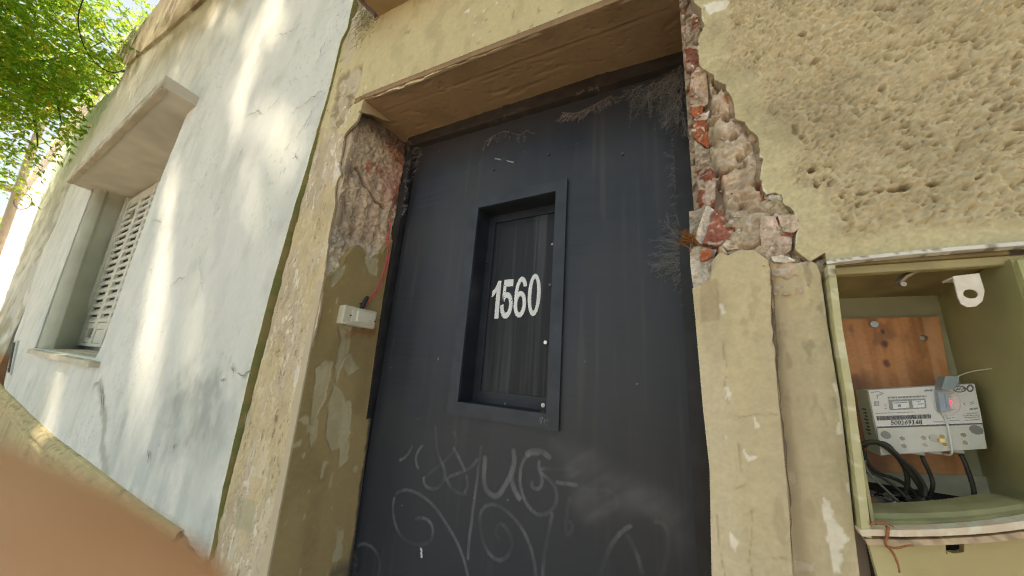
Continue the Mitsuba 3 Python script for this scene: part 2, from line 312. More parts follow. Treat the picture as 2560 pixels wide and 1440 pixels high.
# cable slot near the far end
q = [(-7.1679,1.1487),(-6.6177,0.7961)]
(xa, za), (xb, zb) = q
obj('wall_slot', [hull([(xa - .14, .574, za), (xa + .14, .574, za), (xb - .14, .574, zb), (xb + .14, .574, zb), (xa - .14, .60, za), (xa + .14, .60, za), (xb - .14, .60, zb), (xb + .14, .60, zb)])], 'matte', C(.5, .52, .5), WH, edge=.1)
obj('slot_opening', hull([(xa - .05, .566, za - .02), (xa + .06, .566, za - .02), (xb - .05, .566, zb + .02), (xb + .06, .566, zb + .02), (xa - .05, .58, za - .02), (xa + .06, .58, za - .02), (xb - .05, .58, zb + .02), (xb + .06, .58, zb + .02)]), 'matte', C(.08, .08, .07), WH + '__wall_slot', edge=.1)
# plinth moulding below, running towards the far end
pb = sorted([*bot, (-8.2, .66)]); px_ = np.array([p[0] for p in pb]); pz_ = np.array([p[1] for p in pb])
xs = -np.exp(np.linspace(math.log(1.535), math.log(8.0), 160)); zt = np.interp(xs, px_, pz_)
prof = np.array([(.60, .012), (.578, .012), (.574, .004), (.572, -.004), (.560, -.010), (.552, -.022), (.548, -.036), (.550, -.048), (.558, -.058), (.560, -.066), (.549, -.070), (.547, -.088), (.552, -.094), (.570, -.098), (.572, -.14), (.572, -.7)])
V = np.stack([np.broadcast_to(xs[:, None], (160, len(prof))), np.broadcast_to(prof[None, :, 0], (160, len(prof))) + .004 * (fbm(np.stack([xs * 9, xs * 0, xs * 0], -1)) - .5)[:, None], zt[:, None] + prof[None, :, 1]], -1).reshape(-1, 3)
n = len(prof); i, j = np.meshgrid(np.arange(159), np.arange(n - 1), indexing='ij'); q = np.stack([i * n + j, i * n + j + 1, (i + 1) * n + j + 1, (i + 1) * n + j], -1).reshape(-1, 4)
def pl_c(v):
    c = tint(v, C(.50, .43, .24), .2, 18)
    return lerp(c, C(.22, .21, .13), .7 * sm(.55, .7, fbm(v * np.array([25, 25, 40]) + 3)))
obj('plinth', trimesh.Trimesh(V, np.vstack([q[:, [0, 2, 1]], q[:, [0, 3, 2]]]), process=False), 'plaster', None, WH, smooth=True, colfn=pl_c)
obj('plinth_end', hull([(-1.536, .548, .50), (-1.536, .60, .50), (-1.536, .548, .57), (-1.536, .60, .605), (-1.50, .59, .52), (-1.50, .60, .59), (-1.51, .575, .55)]), 'plaster', C(.40, .33, .2), WH + '__plinth', edge=.01, var=.3, scale=60)
obj('body', box(-8.6, -1.4, .96, 6, 0, 4.4), 'matte', C(.6, .62, .58), WH, edge=1.5)

# shutter
SH = .885
sh = WH + '__shutter'
def shx(x, z):                                   # the old shutter hangs a little out of plumb
    return x - .116 * (z - 1.45)
def sboard(x0, x1, z0, z1, y0, y1):
    return hull([(shx(x, z), y, z) for x in (x0, x1) for z in (z0, z1) for y in (y0, y1)])
SHC = C(.60, .62, .54)
colx = [(-6.125, -5.70), (-5.565, -5.235), (-5.15, -4.80), (-4.70, -4.35), (-4.23, -3.88), (-3.78, -3.46)]
obj('backing', sboard(-6.2, -3.5, 1.15, 3.05, .925, .94), 'matte', C(.10, .10, .08), sh, edge=.5)
obj('frame', sboard(-6.24, -6.19, 1.14, 3.05, .86, .92), 'satin', SHC, sh, edge=.1, var=.15)
for a, b in ((-6.187, -6.118), (-5.70, -5.565), (-5.235, -5.15), (-4.80, -4.70), (-4.35, -4.23), (-3.88, -3.78)):
    obj('stile', sboard(a, b, 1.16, 3.02, .884 + (.002 if a > -6 else 0), .91), 'satin', SHC, sh, edge=.1, var=.15)
rows = np.linspace(2.873, 1.468, 17)
for zr_ in [*(rows + .045), 1.468 - .043]:
    obj('rail', sboard(-6.125, -3.46, zr_ - .017, zr_ + .017, .888, .905), 'satin', SHC, sh, edge=.15, var=.15)
obj('rail', sboard(-6.125, -3.46, 2.94, 3.02, .888, .905), 'satin', SHC, sh, edge=.15)
for zr_ in rows:
    for a, b in colx:
        obj('slat', hull([(shx(x, zr_), y, z) for x in (a, b) for y, z in ((.893, zr_ - .027), (.897, zr_ - .030), (.918, zr_ + .012), (.922, zr_ + .008))]), 'satin', SHC * .9, sh, edge=.2, seed=int(zr_ * 100))
obj('rail', sboard(-6.125, -3.46, 1.335, 1.40, .888, .905), 'satin', SHC, sh, edge=.15)
for a, b in colx:
    obj('lower_panel', sboard(a + .01, b - .01, 1.19, 1.33, .892, .91), 'satin', SHC * 1.03, sh, edge=.1)
obj('rail', sboard(-6.187, -3.46, 1.155, 1.186, .884, .91), 'satin', SHC, sh, edge=.15)
obj('bolt', sboard(-5.74, -5.66, 1.24, 1.34, .868, .884), 'satin', C(.2, .21, .17), sh, edge=.1)
obj('bolt', sboard(-5.76, -5.68, 2.66, 2.76, .868, .884), 'satin', C(.25, .26, .2), sh, edge=.1)
obj('hinge', sboard(-6.28, -6.20, 1.22, 1.32, .852, .86), 'satin', C(.16, .16, .13), sh, edge=.1)
obj('hinge', sboard(-6.28, -6.20, 2.58, 2.68, .852, .86), 'satin', C(.4, .41, .35), sh, edge=.1)

# ---------------------------------------------------------------- ochre house: left strip, beam, door reveal
OH = thing('ochre_house', 'ochre rendered house front with crumbling plaster, bare bricks and rough stucco round the doorway', 'house')
jamb_edge = [(-1.0688,2.1687),(-1.0711,2.1111),(-1.0793,2.0746),(-1.091,2.0663),(-1.1206,2.0536),(-1.1461,2.0336),(-1.1389,1.9956),(-1.1339,1.9572),(-1.1343,1.9212),(-1.1327,1.8867),(-1.1049,1.8526),(-1.1291,1.8324),(-1.1228,1.7853),(-1.1005,1.7328),(-1.1005,1.6986),(-1.0997,1.6557),(-1.0973,1.6223),(-1.0918,1.5801),(-1.089,1.5465),(-1.0789,1.4929),(-1.0699,1.4494),(-1.0525,1.3476),(-1.0567,1.1942),(-1.0463,0.9825),(-1.0407,0.8101),(-1.0226,0.644)]
soff_front = [(-0.1106,2.0514),(-0.1956,2.07),(-0.2109,2.0768),(-0.2689,2.0789),(-0.3368,2.0774),(-0.3959,2.0865),(-0.4642,2.0915),(-0.552,2.1041),(-0.6783,2.1162),(-0.7482,2.1198),(-0.8637,2.1331),(-0.9712,2.1497)]
facep = [(-1.43, .3), (-1.43, 2.85), (.012, 2.85), (.012, 2.035), *soff_front, *jamb_edge, (-1.015, .3)]
crumb = [(-1.3193,2.6886),(-1.1997,2.596),(-1.1282,2.6206),(-1.1257,2.7093),(-1.3456,2.8518)]
crumb2 = [(-1.2964,2.3837),(-1.1353,2.3693),(-1.1232,2.2837),(-1.1407,2.1755),(-1.1653,2.1098),(-1.223,2.0744),(-1.2775,2.1316),(-1.2739,2.2491)]
plates = [[(-1.3264,2.6928),(-1.2632,2.7501),(-1.2074,2.623),(-1.2019,2.4656),(-1.2448,2.4124),(-1.2998,2.472)], [(-1.2833,2.3355),(-1.2533,2.3532),(-1.207,2.2914),(-1.2167,2.2555),(-1.2562,2.2783)], [(-1.2143,2.3149),(-1.1431,2.3529),(-1.1123,2.2885),(-1.154,2.2192),(-1.1926,2.2452)], [(-1.2556,2.2517),(-1.1905,2.2384),(-1.1775,2.1807),(-1.2071,2.1442),(-1.2347,2.1643)]]
grey_patch = [(-1.2694,0.7756),(-1.1613,0.7838),(-1.1393,0.7084),(-1.2473,0.6956)]
white_patch = [[(-1.2092,0.9439),(-1.1703,0.9441),(-1.1461,0.8446),(-1.2398,0.8369),(-1.2465,0.8579),(-1.2106,0.8757)], [(-1.1153,1.1854),(-1.0769,1.1632),(-1.088,1.1208),(-1.0897,1.0626),(-1.1048,1.021),(-1.1117,1.0719)], [(-1.0629,1.1879),(-1.0632,1.1403),(-1.0904,1.1266),(-1.1011,1.1678)], [(-1.1646,1.9386),(-1.1136,1.8649),(-1.1265,1.8105),(-1.1483,1.8107)], [(-1.1914,2.1516),(-1.1707,2.1589),(-1.162,2.0993),(-1.1873,2.0992)]]
def pil(u, v):       # the narrow strip beside the white house
    return sm(-1.0, -1.06, u + .0 * v)
def face_masks(u, v):
    strip = sm(2.02, 1.98, v + .45 * (u + 1.06)) * (u < -.99)
    groove = sm(-1.338, -1.346, u + .010 * (F2(u, v, 60, 9, seed=3) - .5))
    fl = F2(u, v, 26, 8, seed=41); fl2 = F2(u, v, 70, 26, seed=42)
    peel = strip * sm(.535, .56, fl * .5 + fl2 * .5 + .06 * sm(-1.10, -1.22, u) - .03) * (1 - groove)
    return strip, groove, peel
def peel_rim(u, v, strip):
    fl = F2(u, v, 26, 8, seed=41); fl2 = F2(u, v, 70, 26, seed=42)
    return strip * rim(fl * .5 + fl2 * .5 + .06 * sm(-1.10, -1.22, u) - .03, .540, .010) * sm(.42, .58, F2(u, v, 40, 20, seed=43))
def face_h(u, v):
    strip, groove, peel = face_masks(u, v)
    h = .004 * (F2(u, v, 4, seed=1) - .5) + .002 * (F2(u, v, 40, seed=2) - .5) + .0012 * (F2(u, v, 150, seed=4) - .5)
    h = h - .016 * groove - .0026 * peel * (1 - groove) - .0022 * strip * sm(.60, .63, F2(u, v, 120, 45, seed=44)) * (1 - groove) + .006 * strip * sm(-1.18, -1.21, u) * 0
    cz = np.maximum(inside(crumb, u, v, .01, .02), inside(crumb2, u, v, .008, .015))
    h = h - cz * (.012 + .02 * (F2(u, v, 28, seed=6) - .5))
    for i, p in enumerate(plates):
        h = h + .008 * inside(p, u, v, .002, .006, seed=i) * cz
    crack_line = nearline([(-1.2, 1.9), (-1.17, 1.5), (-1.17, 1.2), (-1.13, .9), (-1.12, .5)], u, v)
    h = h - .002 * sm(.006, .001, crack_line)
    for p in white_patch:
        h = h - .0015 * inside(p, u, v, .001, .006)
    bl = nearline([(-1.2, 2.33), (-.9, 2.325), (-.7, 2.32)], u, v)
    lip = sm(.03, .0, v - np.interp(u, [-1.07, -.11, 0], [2.169, 2.051, 2.035]))
    h = h - .004 * lip * sm(.45, .6, F2(u, v, 30, 60, seed=9)) * (u > -1.05)
    return h
def face_c(u, v, h, side):
    strip, groove, peel = face_masks(u, v)
    c = lerp(vcol(len(u), C(.585, .53, .315)), C(.56, .50, .29), F2(u, v, 3, seed=7))
    c = lerp(c, C(.545, .47, .335), strip * .9)
    c = lerp(c, C(.63, .56, .41), strip * sm(-1.13, -1.10, u + .02 * (F2(u, v, 12, 3, seed=8) - .5)) * .8)
    c = lerp(c, C(.62, .56, .44), peel * .6 * sm(.45, .6, F2(u, v, 28, 10, seed=14)))
    c = lerp(c, C(.44, .37, .26), peel * .55 * sm(.5, .42, F2(u, v, 36, 10, seed=15)))
    c = lerp(c, C(.36, .31, .20), strip * .7 * sm(.62, .72, F2(u, v, 80, 22, seed=34)) * sm(.5, .6, F2(u, v, 12, 3, seed=35)))
    c = lerp(c, C(.40, .34, .22), strip * .5 * sm(-1.22, -1.33, u) * F2(u, v, 30, 5, seed=36))
    cz = np.maximum(inside(crumb, u, v, .01, .02), inside(crumb2, u, v, .008, .015))
    c = lerp(c, C(.30, .25, .17), cz * .85 * sm(.62, .40, F2(u, v, 24, seed=16)))
    c = lerp(c, C(.55, .50, .40), cz * .8 * sm(.5, .62, F2(u, v, 24, seed=16)))
    for i, p in enumerate(plates):
        c = lerp(c, C(.53, .48, .35), .8 * inside(p, u, v, .003, .006, seed=i))
    for p in white_patch:
        c = lerp(c, C(.74, .70, .60), .9 * inside(p, u, v, .001, .006))
    c = lerp(c, C(.22, .17, .10), .75 * peel_rim(u, v, strip))
    chipn = F2(u, v, 120, 45, seed=44)
    c = lerp(c, C(.74, .70, .58), strip * .9 * sm(.60, .63, chipn) * sm(.45, .55, F2(u, v, 14, 5, seed=45)))
    c = lerp(c, C(.15, .12, .07), strip * .8 * rim(chipn, .595, .012) * sm(.48, .56, F2(u, v, 14, 5, seed=45)))
    c = lerp(c, C(.57, .49, .28), strip * .6 * sm(.5, .6, F2(u, v, 9, 4, seed=48)))
    c = lerp(c, C(.20, .16, .09), strip * .75 * sm(.33, .30, chipn) * sm(.5, .6, F2(u, v, 10, 4, seed=46)))
    c = lerp(c, C(.38, .38, .26), .5 * inside(grey_patch, u, v, .003, .004))
    c = lerp(c, C(.27, .235, .10), groove * .92)
    c = lerp(c, C(.20, .21, .08), groove * sm(.5, .62, F2(u, v, 60, 30, seed=17)))
    lip = sm(.022, .0, v - np.interp(u, [-1.07, -.11, 0], [2.169, 2.051, 2.035])) * (u > -1.06)
    c = lerp(c, C(.56, .46, .33), lip * sm(.42, .55, F2(u, v, 16, 40, seed=19)) * .8)
    c = grain(c, u, v, .10, 300, 1, .12)
    spots = sm(.84, .87, N2(u, v, 64, seed=23)) * sm(.6, .7, N2(u, v, 5, seed=24))
    c = lerp(c, C(.80, .77, .68), spots * (1 - strip) * .9)
    dk = sm(.84, .88, N2(u, v, 50, seed=25)) * sm(.55, .7, N2(u, v, 4, seed=26))
    c = lerp(c, C(.33, .27, .17), dk * (1 - strip) * .7)
    c[side] = lerp(c[side], C(.36, .29, .20), .75)
    return c
us = np.r_[lines(-1.43, -1.0, .0032), np.arange(-.995, .02, .005)]; vs = np.r_[lines(.3, .6, .02), np.arange(.604, 2.30, .0042), np.arange(2.305, 2.86, .006)]
rel('wall', OH, facep, us, vs, face_h, facade(.6), face_c, 'matte', back=.007)
# ledge over the beam and the rod in its corner
lb = [(-1.0456,0.56,2.5338)]
obj('ledge', hull([(-1.105, .44, 2.575), (-1.105, .62, 2.60), (.3, .44, 2.36), (.3, .62, 2.385), (-1.105, .44, 2.72), (-1.105, .62, 2.72), (.3, .44, 2.72), (.3, .62, 2.72)]), 'plaster', C(.36, .26, .14), OH, edge=.03, var=.3, scale=14)
rod = thing('iron_rod', 'rusty brown iron rod with a bent loop end poking out under the top edge', 'rod')
rp = [(-1.1665,0.52,2.6758),(-1.0841,0.52,2.5658),(-1.0147,0.52,2.4852),(-0.9616,0.52,2.4194)]
obj('shaft', tube([*rp], .0075, 8), 'satin', C(.10, .055, .035), rod, var=.4, scale=90)
le = [(-0.9616,0.52,2.4194)][0]
obj('loop', tube([(le[0] + .011 * math.cos(a), le[1], le[2] - .004 + .011 * math.sin(a)) for a in np.linspace(0, 6.3, 14)], .0028, 6), 'satin', C(.22, .15, .10), rod)

def soff_z(x, y):
    t = np.clip((y - .6) / .245, 0, 1.2)
    return np.interp(x, [-1.07, -.11, .03], [2.167, 2.051, 2.034]) * (1 - t) + np.interp(x, [-1.06, -.54, -.236, .03], [2.172, 2.144, 2.127, 2.096]) * t
sof_frame = lambda u, v, w: np.stack([u, v, soff_z(u, v) - w], -1)
def sof_h(u, v):
    h = .003 * (F2(u, v, 5, 7, seed=3) - .5) + .0012 * (F2(u, v, 40, 80, seed=4) - .5)
    ln = .668 + .004 * (F2(u, v, 9, 0.1, seed=5) - .5) * 2
    h = h + .0022 * sm(.004, .0005, np.abs(v - ln)) * sm(.3, .5, F2(u, v, 12, 1, seed=6)) - .0015 * sm(.012, .002, np.abs(v - ln - .006))
    dent = sm(.70, .8, N2(u, v, 22, 60, seed=7)); h = h - .003 * dent * sm(.5, .7, N2(u, v, 5, 9, seed=17))
    h = h - .002 * sm(.8, .88, N2(u, v, 70, 110, seed=8))
    return h
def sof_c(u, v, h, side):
    c = lerp(vcol(len(u), C(.36, .25, .145)), C(.30, .21, .125), F2(u, v, 5, seed=9))  # same paint as the beam face, with its shade put into a darker colour
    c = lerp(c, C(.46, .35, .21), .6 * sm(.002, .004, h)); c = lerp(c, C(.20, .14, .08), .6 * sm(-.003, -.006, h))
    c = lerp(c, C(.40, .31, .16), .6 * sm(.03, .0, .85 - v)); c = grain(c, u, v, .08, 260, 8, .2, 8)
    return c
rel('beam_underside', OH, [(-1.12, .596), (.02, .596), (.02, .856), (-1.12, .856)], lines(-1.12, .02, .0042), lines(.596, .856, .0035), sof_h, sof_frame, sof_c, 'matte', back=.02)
# left reveal of the doorway
def jx(z):
    return np.interp(z, [.3, .64, 1.2, 1.45, 2.17], [-1.015, -1.023, -1.054, -1.066, -1.069])
jam_frame = lambda u, v, w: np.stack([jx(v) + w, u, v], -1)
low_edge = [(0.5956,1.4475),(0.6084,1.4635),(0.6225,1.476),(0.6366,1.5043),(0.6512,1.5192),(0.6561,1.553),(0.667,1.5674),(0.6787,1.5944),(0.6932,1.6107),(0.7108,1.6065),(0.7256,1.6011),(0.7415,1.5752),(0.7599,1.5546),(0.7713,1.5775),(0.7884,1.6111),(0.8011,1.614),(0.808,1.6366),(0.85,1.7081)]
tri = [(0.6041,2.1679),(0.746,2.1787),(0.6978,2.1521),(0.6524,2.138),(0.6165,2.1178),(0.5991,2.1088)]
jam_poly = [(.597, .3), (.597, low_edge[0][1]), *low_edge[1:], (.858, 1.62), (.858, .3)]
pt = [[(0.6879,1.3955),(0.7159,1.3731),(0.7272,1.2843),(0.7267,1.2299),(0.7088,1.163),(0.7057,1.1248),(0.6891,1.175),(0.6935,1.2665),(0.6723,1.3305)], [(0.6268,1.1662),(0.6495,1.1981),(0.6776,1.1937),(0.679,1.1249),(0.6724,1.0764),(0.6583,1.0416),(0.6676,0.9718),(0.6564,0.9396),(0.6424,0.9858),(0.6352,1.0891)],
      [(0.6892,1.0643),(0.6962,1.1255),(0.7258,1.1067),(0.7456,1.0621),(0.7655,1.087),(0.7873,0.9715),(0.7806,0.9475),(0.7881,0.8857),(0.759,0.8695),(0.7535,0.9269),(0.7251,0.9192),(0.6969,0.9692)], [(0.7774,1.1795),(0.7371,1.1514),(0.7142,1.2025),(0.7352,1.2308)], [(0.7241,1.5768),(0.7617,1.59),(0.7871,1.5827),(0.7927,1.5202),(0.7575,1.5254)], [(0.6337,1.5047),(0.665,1.5338),(0.6609,1.4959),(0.6351,1.4321),(0.6204,1.4351)]]
dark_patch = [(0.782,0.5841),(0.8337,0.5909),(0.8651,0.5903),(0.8617,0.526),(0.7812,0.5588)]
RUST = [(0.6993,1.3077),(0.8195,1.3184),(0.8169,1.2886),(0.7574,1.291),(0.7129,1.2797)]
def jam_h(u, v):
    h = .003 * (F2(u, v, 8, 4, seed=2) - .5) + .0012 * (F2(u, v, 60, seed=3) - .5)
    for i, p in enumerate(pt):
        h = h - .0018 * inside(p, u, v, .0012, .006, 50, seed=i)
    return h + .002 * (F2(u, v, 12, 1.5, seed=6) - .5)
def jam_c(u, v, h, side):
    c = lerp(vcol(len(u), C(.36, .285, .14)), C(.29, .235, .105), sm(.3, .7, F2(u, v, 6, 2.5, seed=4)))
    c = lerp(c, C(.42, .33, .17), .6 * sm(.35, .65, F2(u, v, 40, 1.3, seed=5)) * sm(.70, .84, u))
    for i, p in enumerate(pt):
        m_ = inside(p, u, v, .0012, .009, 45, seed=i); m2 = inside(p, u, v, .006, .009, 45, seed=i)
        c = lerp(c, lerp(vcol(len(u), C(.50, .47, .31)), C(.42, .39, .24), sm(.35, .65, F2(u, v, 40, 12, seed=7))), .85 * m_)
        c = lerp(c, C(.50, .46, .31), .7 * m_ * (1 - m2)); c = lerp(c, C(.20, .155, .07), .5 * (1 - m_) * inside(p, u, v, .007, .009, 45, seed=i))
    c = grain(c, u, v, .09, 300, 4, .18, 9)
    fl_ = F2(u, v, 60, 22, seed=57); reg_ = sm(.5, .58, F2(u, v, 9, 3, seed=58)) * sm(.84, .80, u)
    c = lerp(c, C(.48, .45, .30), .8 * reg_ * sm(.57, .60, fl_)); c = lerp(c, C(.19, .15, .07), .6 * reg_ * rim(fl_, .565, .012))
    sp_ = sm(.86, .90, N2(u, v, 60, 30, seed=41)) * sm(.5, .65, N2(u, v, 7, seed=42)); c = lerp(c, C(.47, .43, .28), sp_ * .8)
    c = lerp(c, C(.27, .12, .07), .6 * inside(RUST, u, v, .008, .02, 60))
    c = lerp(c, C(.13, .12, .09), .85 * inside(dark_patch, u, v, .003, .008))
    c = lerp(c, C(.58, .52, .38), .8 * sm(.604, .599, u))
    c = lerp(c, C(.05, .05, .045), .9 * sm(.845, .853, u + .012 * (F2(u, v, 90, 40, seed=9) - .5)))
    return c
rel('reveal', OH, jam_poly, lines(.597, .858, .0032), np.r_[lines(.3, .6, .03), np.arange(.605, 1.75, .0042)], jam_h, jam_frame, jam_c, 'matte', back=.03)
rel('reveal', OH, tri, lines(.59, .87, .004), lines(2.0, 2.2, .004), lambda u, v: .002 * F2(u, v, 30), jam_frame, lambda u, v, h, s: vcol(len(u), C(.46, .38, .22)) * (1 - .5 * s)[:, None], 'matte', back=.014)
red1 = [(0.6863,1.9742),(0.7128,1.9827),(0.7228,1.9164),(0.6897,1.9317)]; red2 = [(0.7687,2.1565),(0.8432,2.1814),(0.8661,2.043),(0.8224,2.0549),(0.7498,2.0932)]; red3 = [(0.8177,1.9165),(0.8465,1.9911),(0.8745,1.8522),(0.8394,1.8625)]; red4 = [(0.7247,1.9721),(0.7632,1.9781),(0.7647,1.9417),(0.7331,1.9317)]
def mas_h(u, v):
    ridge = .5 + .5 * np.sin((u - .6) * 2 * math.pi / .052 + 2.2 * (F2(u, v, 6, 2, seed=1) - .5) * 2)
    up = sm(1.93, 1.86, v + .1 * (F2(u, v, 12, seed=8) - .5))
    h = .0065 * ridge * up * sm(1.6, 1.68, v) + .022 * (F2(u, v, 16, 12, seed=2) - .5) + .014 * (F2(u, v, 60, 50, seed=3) - .5) + .012 * (F2(u, v, 170, 140, seed=4) - .5)
    h = h + .02 * sm(1.66, 1.58, v) * sm(.2, .6, F2(u, v, 30, seed=5))
    h = h - .016 * sm(.010, .003, nearline([(.66, 1.915), (.70, 1.87), (.76, 1.83), (.80, 1.82)], u, v))
    return h
def mas_c(u, v, h, side):
    c = lerp(vcol(len(u), C(.50, .42, .30)), C(.56, .44, .32), sm(.3, .7, F2(u, v, 10, seed=5)))
    c = lerp(c, C(.40, .34, .24), sm(.75, .64, u) * .6)
    c = lerp(c, C(.52, .48, .38), .8 * sm(1.68, 1.60, v))
    c = lerp(c, C(.50, .28, .22), .7 * sm(.72, .84, u + .1 * (F2(u, v, 20, seed=6) - .5)) * sm(1.75, 1.95, v))
    for p in (red1, red2, red3, red4):
        c = lerp(c, C(.40, .13, .075), .75 * inside(p, u, v, .006, .022, 50) * sm(.3, .55, F2(u, v, 60, seed=19)))
    c = np.clip(grain(c, u, v, .26, 260, 6, .3, 20) * 1.12, 0, 1)
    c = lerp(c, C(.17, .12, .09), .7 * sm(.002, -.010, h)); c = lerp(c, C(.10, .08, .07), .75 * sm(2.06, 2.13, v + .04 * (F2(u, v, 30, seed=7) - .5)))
    return c
rel('bare_masonry', OH, [(-1.18, 1.40), (-1.18, 2.16), (-1.104, 2.16), (-1.110, 1.9), (-1.104, 1.7), (-1.108, 1.40)], lines(-1.18, -1.10, .0028), lines(1.40, 2.16, .0032), lambda u, v: .020 * (F2(u, v, 22, 16, seed=2) - .5) + .012 * (F2(u, v, 80, 60, seed=3) - .5) + .008 * (F2(u, v, 190, 160, seed=4) - .5), facade(.6125), lambda u, v, h, s: mas_c(np.full_like(u, .61), v, h + .004 * (F2(u, v, 70, seed=4) - .5), s), 'matte', back=.02)
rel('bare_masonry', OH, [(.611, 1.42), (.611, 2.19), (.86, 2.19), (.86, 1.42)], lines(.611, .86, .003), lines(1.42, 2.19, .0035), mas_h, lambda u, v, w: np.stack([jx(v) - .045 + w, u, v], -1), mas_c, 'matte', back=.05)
obj('core', box(-1.5, -1.135, .662, .95, .2, 3.0), 'matte', C(.4, .32, .25), OH, edge=.2)
obj('core', box(-1.5, .05, .66, .95, 2.24, 3.0), 'matte', C(.4, .32, .25), OH, edge=.2)

# ---------------------------------------------------------------- ochre house: right side
st_edge = [(0.0244,2.0309),(0.023,1.9648),(0.0323,1.9406),(0.0386,1.9072),(0.0355,1.8782),(0.0287,1.8568),(0.0313,1.8434),(0.0269,1.8378),(0.0278,1.8177),(0.0276,1.8033),(0.0318,1.785),(0.0358,1.7756),(0.0505,1.7548),(0.0606,1.7385),(0.0666,1.7207),(0.0692,1.7065),(0.0713,1.6884),(0.0732,1.6666),(0.076,1.6514),(0.0849,1.6416),(0.0912,1.6297),(0.0989,1.6112),(0.1001,1.5952),(0.101,1.5812),(0.1007,1.5661),(0.0997,1.55),(0.0941,1.5345),(0.0974,1.5192),(0.1024,1.5016),(0.1111,1.5025),(0.1203,1.4962),(0.1223,1.4821),(0.1303,1.467),(0.1325,1.4534),(0.1348,1.4399),(0.1301,1.431),(0.1275,1.4154),(0.1281,1.4039),(0.1346,1.3969),(0.1432,1.3874)]
def jagged(pts, amp, step, seed):
    p = np.array(pts); d = np.r_[0, np.cumsum(np.hypot(*np.diff(p, axis=0).T))]; q = np.arange(0, d[-1], step)
    x, z = np.interp(q, d, p[:, 0]), np.interp(q, d, p[:, 1]); n1 = fbm(np.stack([q * 90, q * 0, q * 0 + seed], -1), 3) - .5; n2 = fbm(np.stack([q * 90, q * 0 + 9, q * 0 + seed], -1), 3) - .5
    return [(float(a + 2 * amp * b), float(c + 2 * amp * e)) for a, b, c, e in zip(x, n1, z, n2)]
st_rag = jagged(st_edge, .0042, .0022, 3.0)
stp = [(.001, 2.9), *st_rag, (.1585, 1.398), (.1585, 1.386), (.36, 1.389), (.66, 1.391), (.66, 2.9)]
gouges = [[(0.2016,1.4803),(0.2296,1.4796),(0.2739,1.4789),(0.2979,1.4789),(0.3269,1.4784)], [(0.1798,1.641),(0.1968,1.6455),(0.2275,1.6402),(0.249,1.6419)], [(0.1225,1.7476),(0.1204,1.7142),(0.1342,1.7097)], [(0.1821,1.7227),(0.1969,1.7235),(0.2108,1.7205)], [(0.1596,1.5283),(0.1561,1.5188),(0.1635,1.5034)], [(0.2654,1.787),(0.2863,1.782),(0.3208,1.7679)], [(0.2948,1.7037),(0.3166,1.6955),(0.3476,1.6857)], [(0.1477,1.6152),(0.1485,1.5999),(0.1571,1.5896)], [(0.3478,1.5411),(0.3591,1.5359)], [(0.087,1.8662),(0.0984,1.8528)], [(0.2122,1.6245),(0.2192,1.611)], [(0.2696,1.4635),(0.2738,1.4568)]]
hole1 = [(0.1754,1.7851)][0]; hole2 = [(0.1599,1.5316)][0]
def st_masks(u, v):
    ex = np.interp(v, [p[1] for p in st_edge][::-1], [p[0] for p in st_edge][::-1])
    d = u - ex + .03 * (F2(u, v, 22, seed=2) - .5)
    smooth = np.maximum(sm(.055, .025, d), sm(1.435, 1.405, v + .015 * (F2(u, v, 40, seed=3) - .5)))
    g = np.zeros_like(u)
    for i, p in enumerate(gouges):
        g = np.maximum(g, sm(.0045, .001, nearline(p, u, v) + .012 * (F2(u, v, 110, seed=i) - .45) + .006 * sm(.45, .6, F2(u, v, 28, seed=i + 40))) * (1.0 if i in (0, 2, 4) else .6))
    for hc, r in ((hole1, .006), (hole2, .0055)):
        g = np.maximum(g, 1.6 * sm(r, r * .4, np.hypot(u - hc[0], v - hc[1]) + .004 * (F2(u, v, 150, seed=4) - .5)))
    return smooth, g, ex
def st_h(u, v):
    smooth, g, ex = st_masks(u, v)
    k = u * .94 + v * .34; m = v * .94 - u * .34
    r1 = F2(k, m, 62, 100, seed=5, octv=3); r2 = F2(k, m, 170, 215, seed=6, octv=2)
    r3 = F2(k, m, 95, 130, seed=26, octv=2); ridge = 1 - np.abs(2 * r3 - 1)
    rough = .007 * (r1 - .5) + .008 * (r2 - .5) + .005 * (ridge - .6)
    r4 = F2(k, m, 300, 420, seed=27, octv=2)
    rough = .88 * rough * (.5 + 1.0 * F2(u, v, 11, seed=28)) + .006 * (F2(u, v, 38, seed=48) - .5) + .0085 * (r4 - .5) - .004 * sm(.28, .20, r2) * sm(.45, .6, F2(u, v, 16, seed=29)) - .003 * sm(.33, .25, F2(k, m, 210, 300, seed=47, octv=2))
    fine = .0022 * (r1 - .5) + .0035 * (r2 - .5) * sm(.4, .6, F2(u, v, 18, seed=9)) + .002 * (r4 - .5)
    return rough * (1 - smooth) + fine * smooth + .010 * (F2(u, v, 6, seed=7) - .5) - .009 * g
WCH = [(0.0425,1.9362),(0.0627,1.9328),(0.0832,1.9238),(0.0838,1.9152),(0.0754,1.9062),(0.0643,1.907),(0.0488,1.9062),(0.0445,1.9244)]
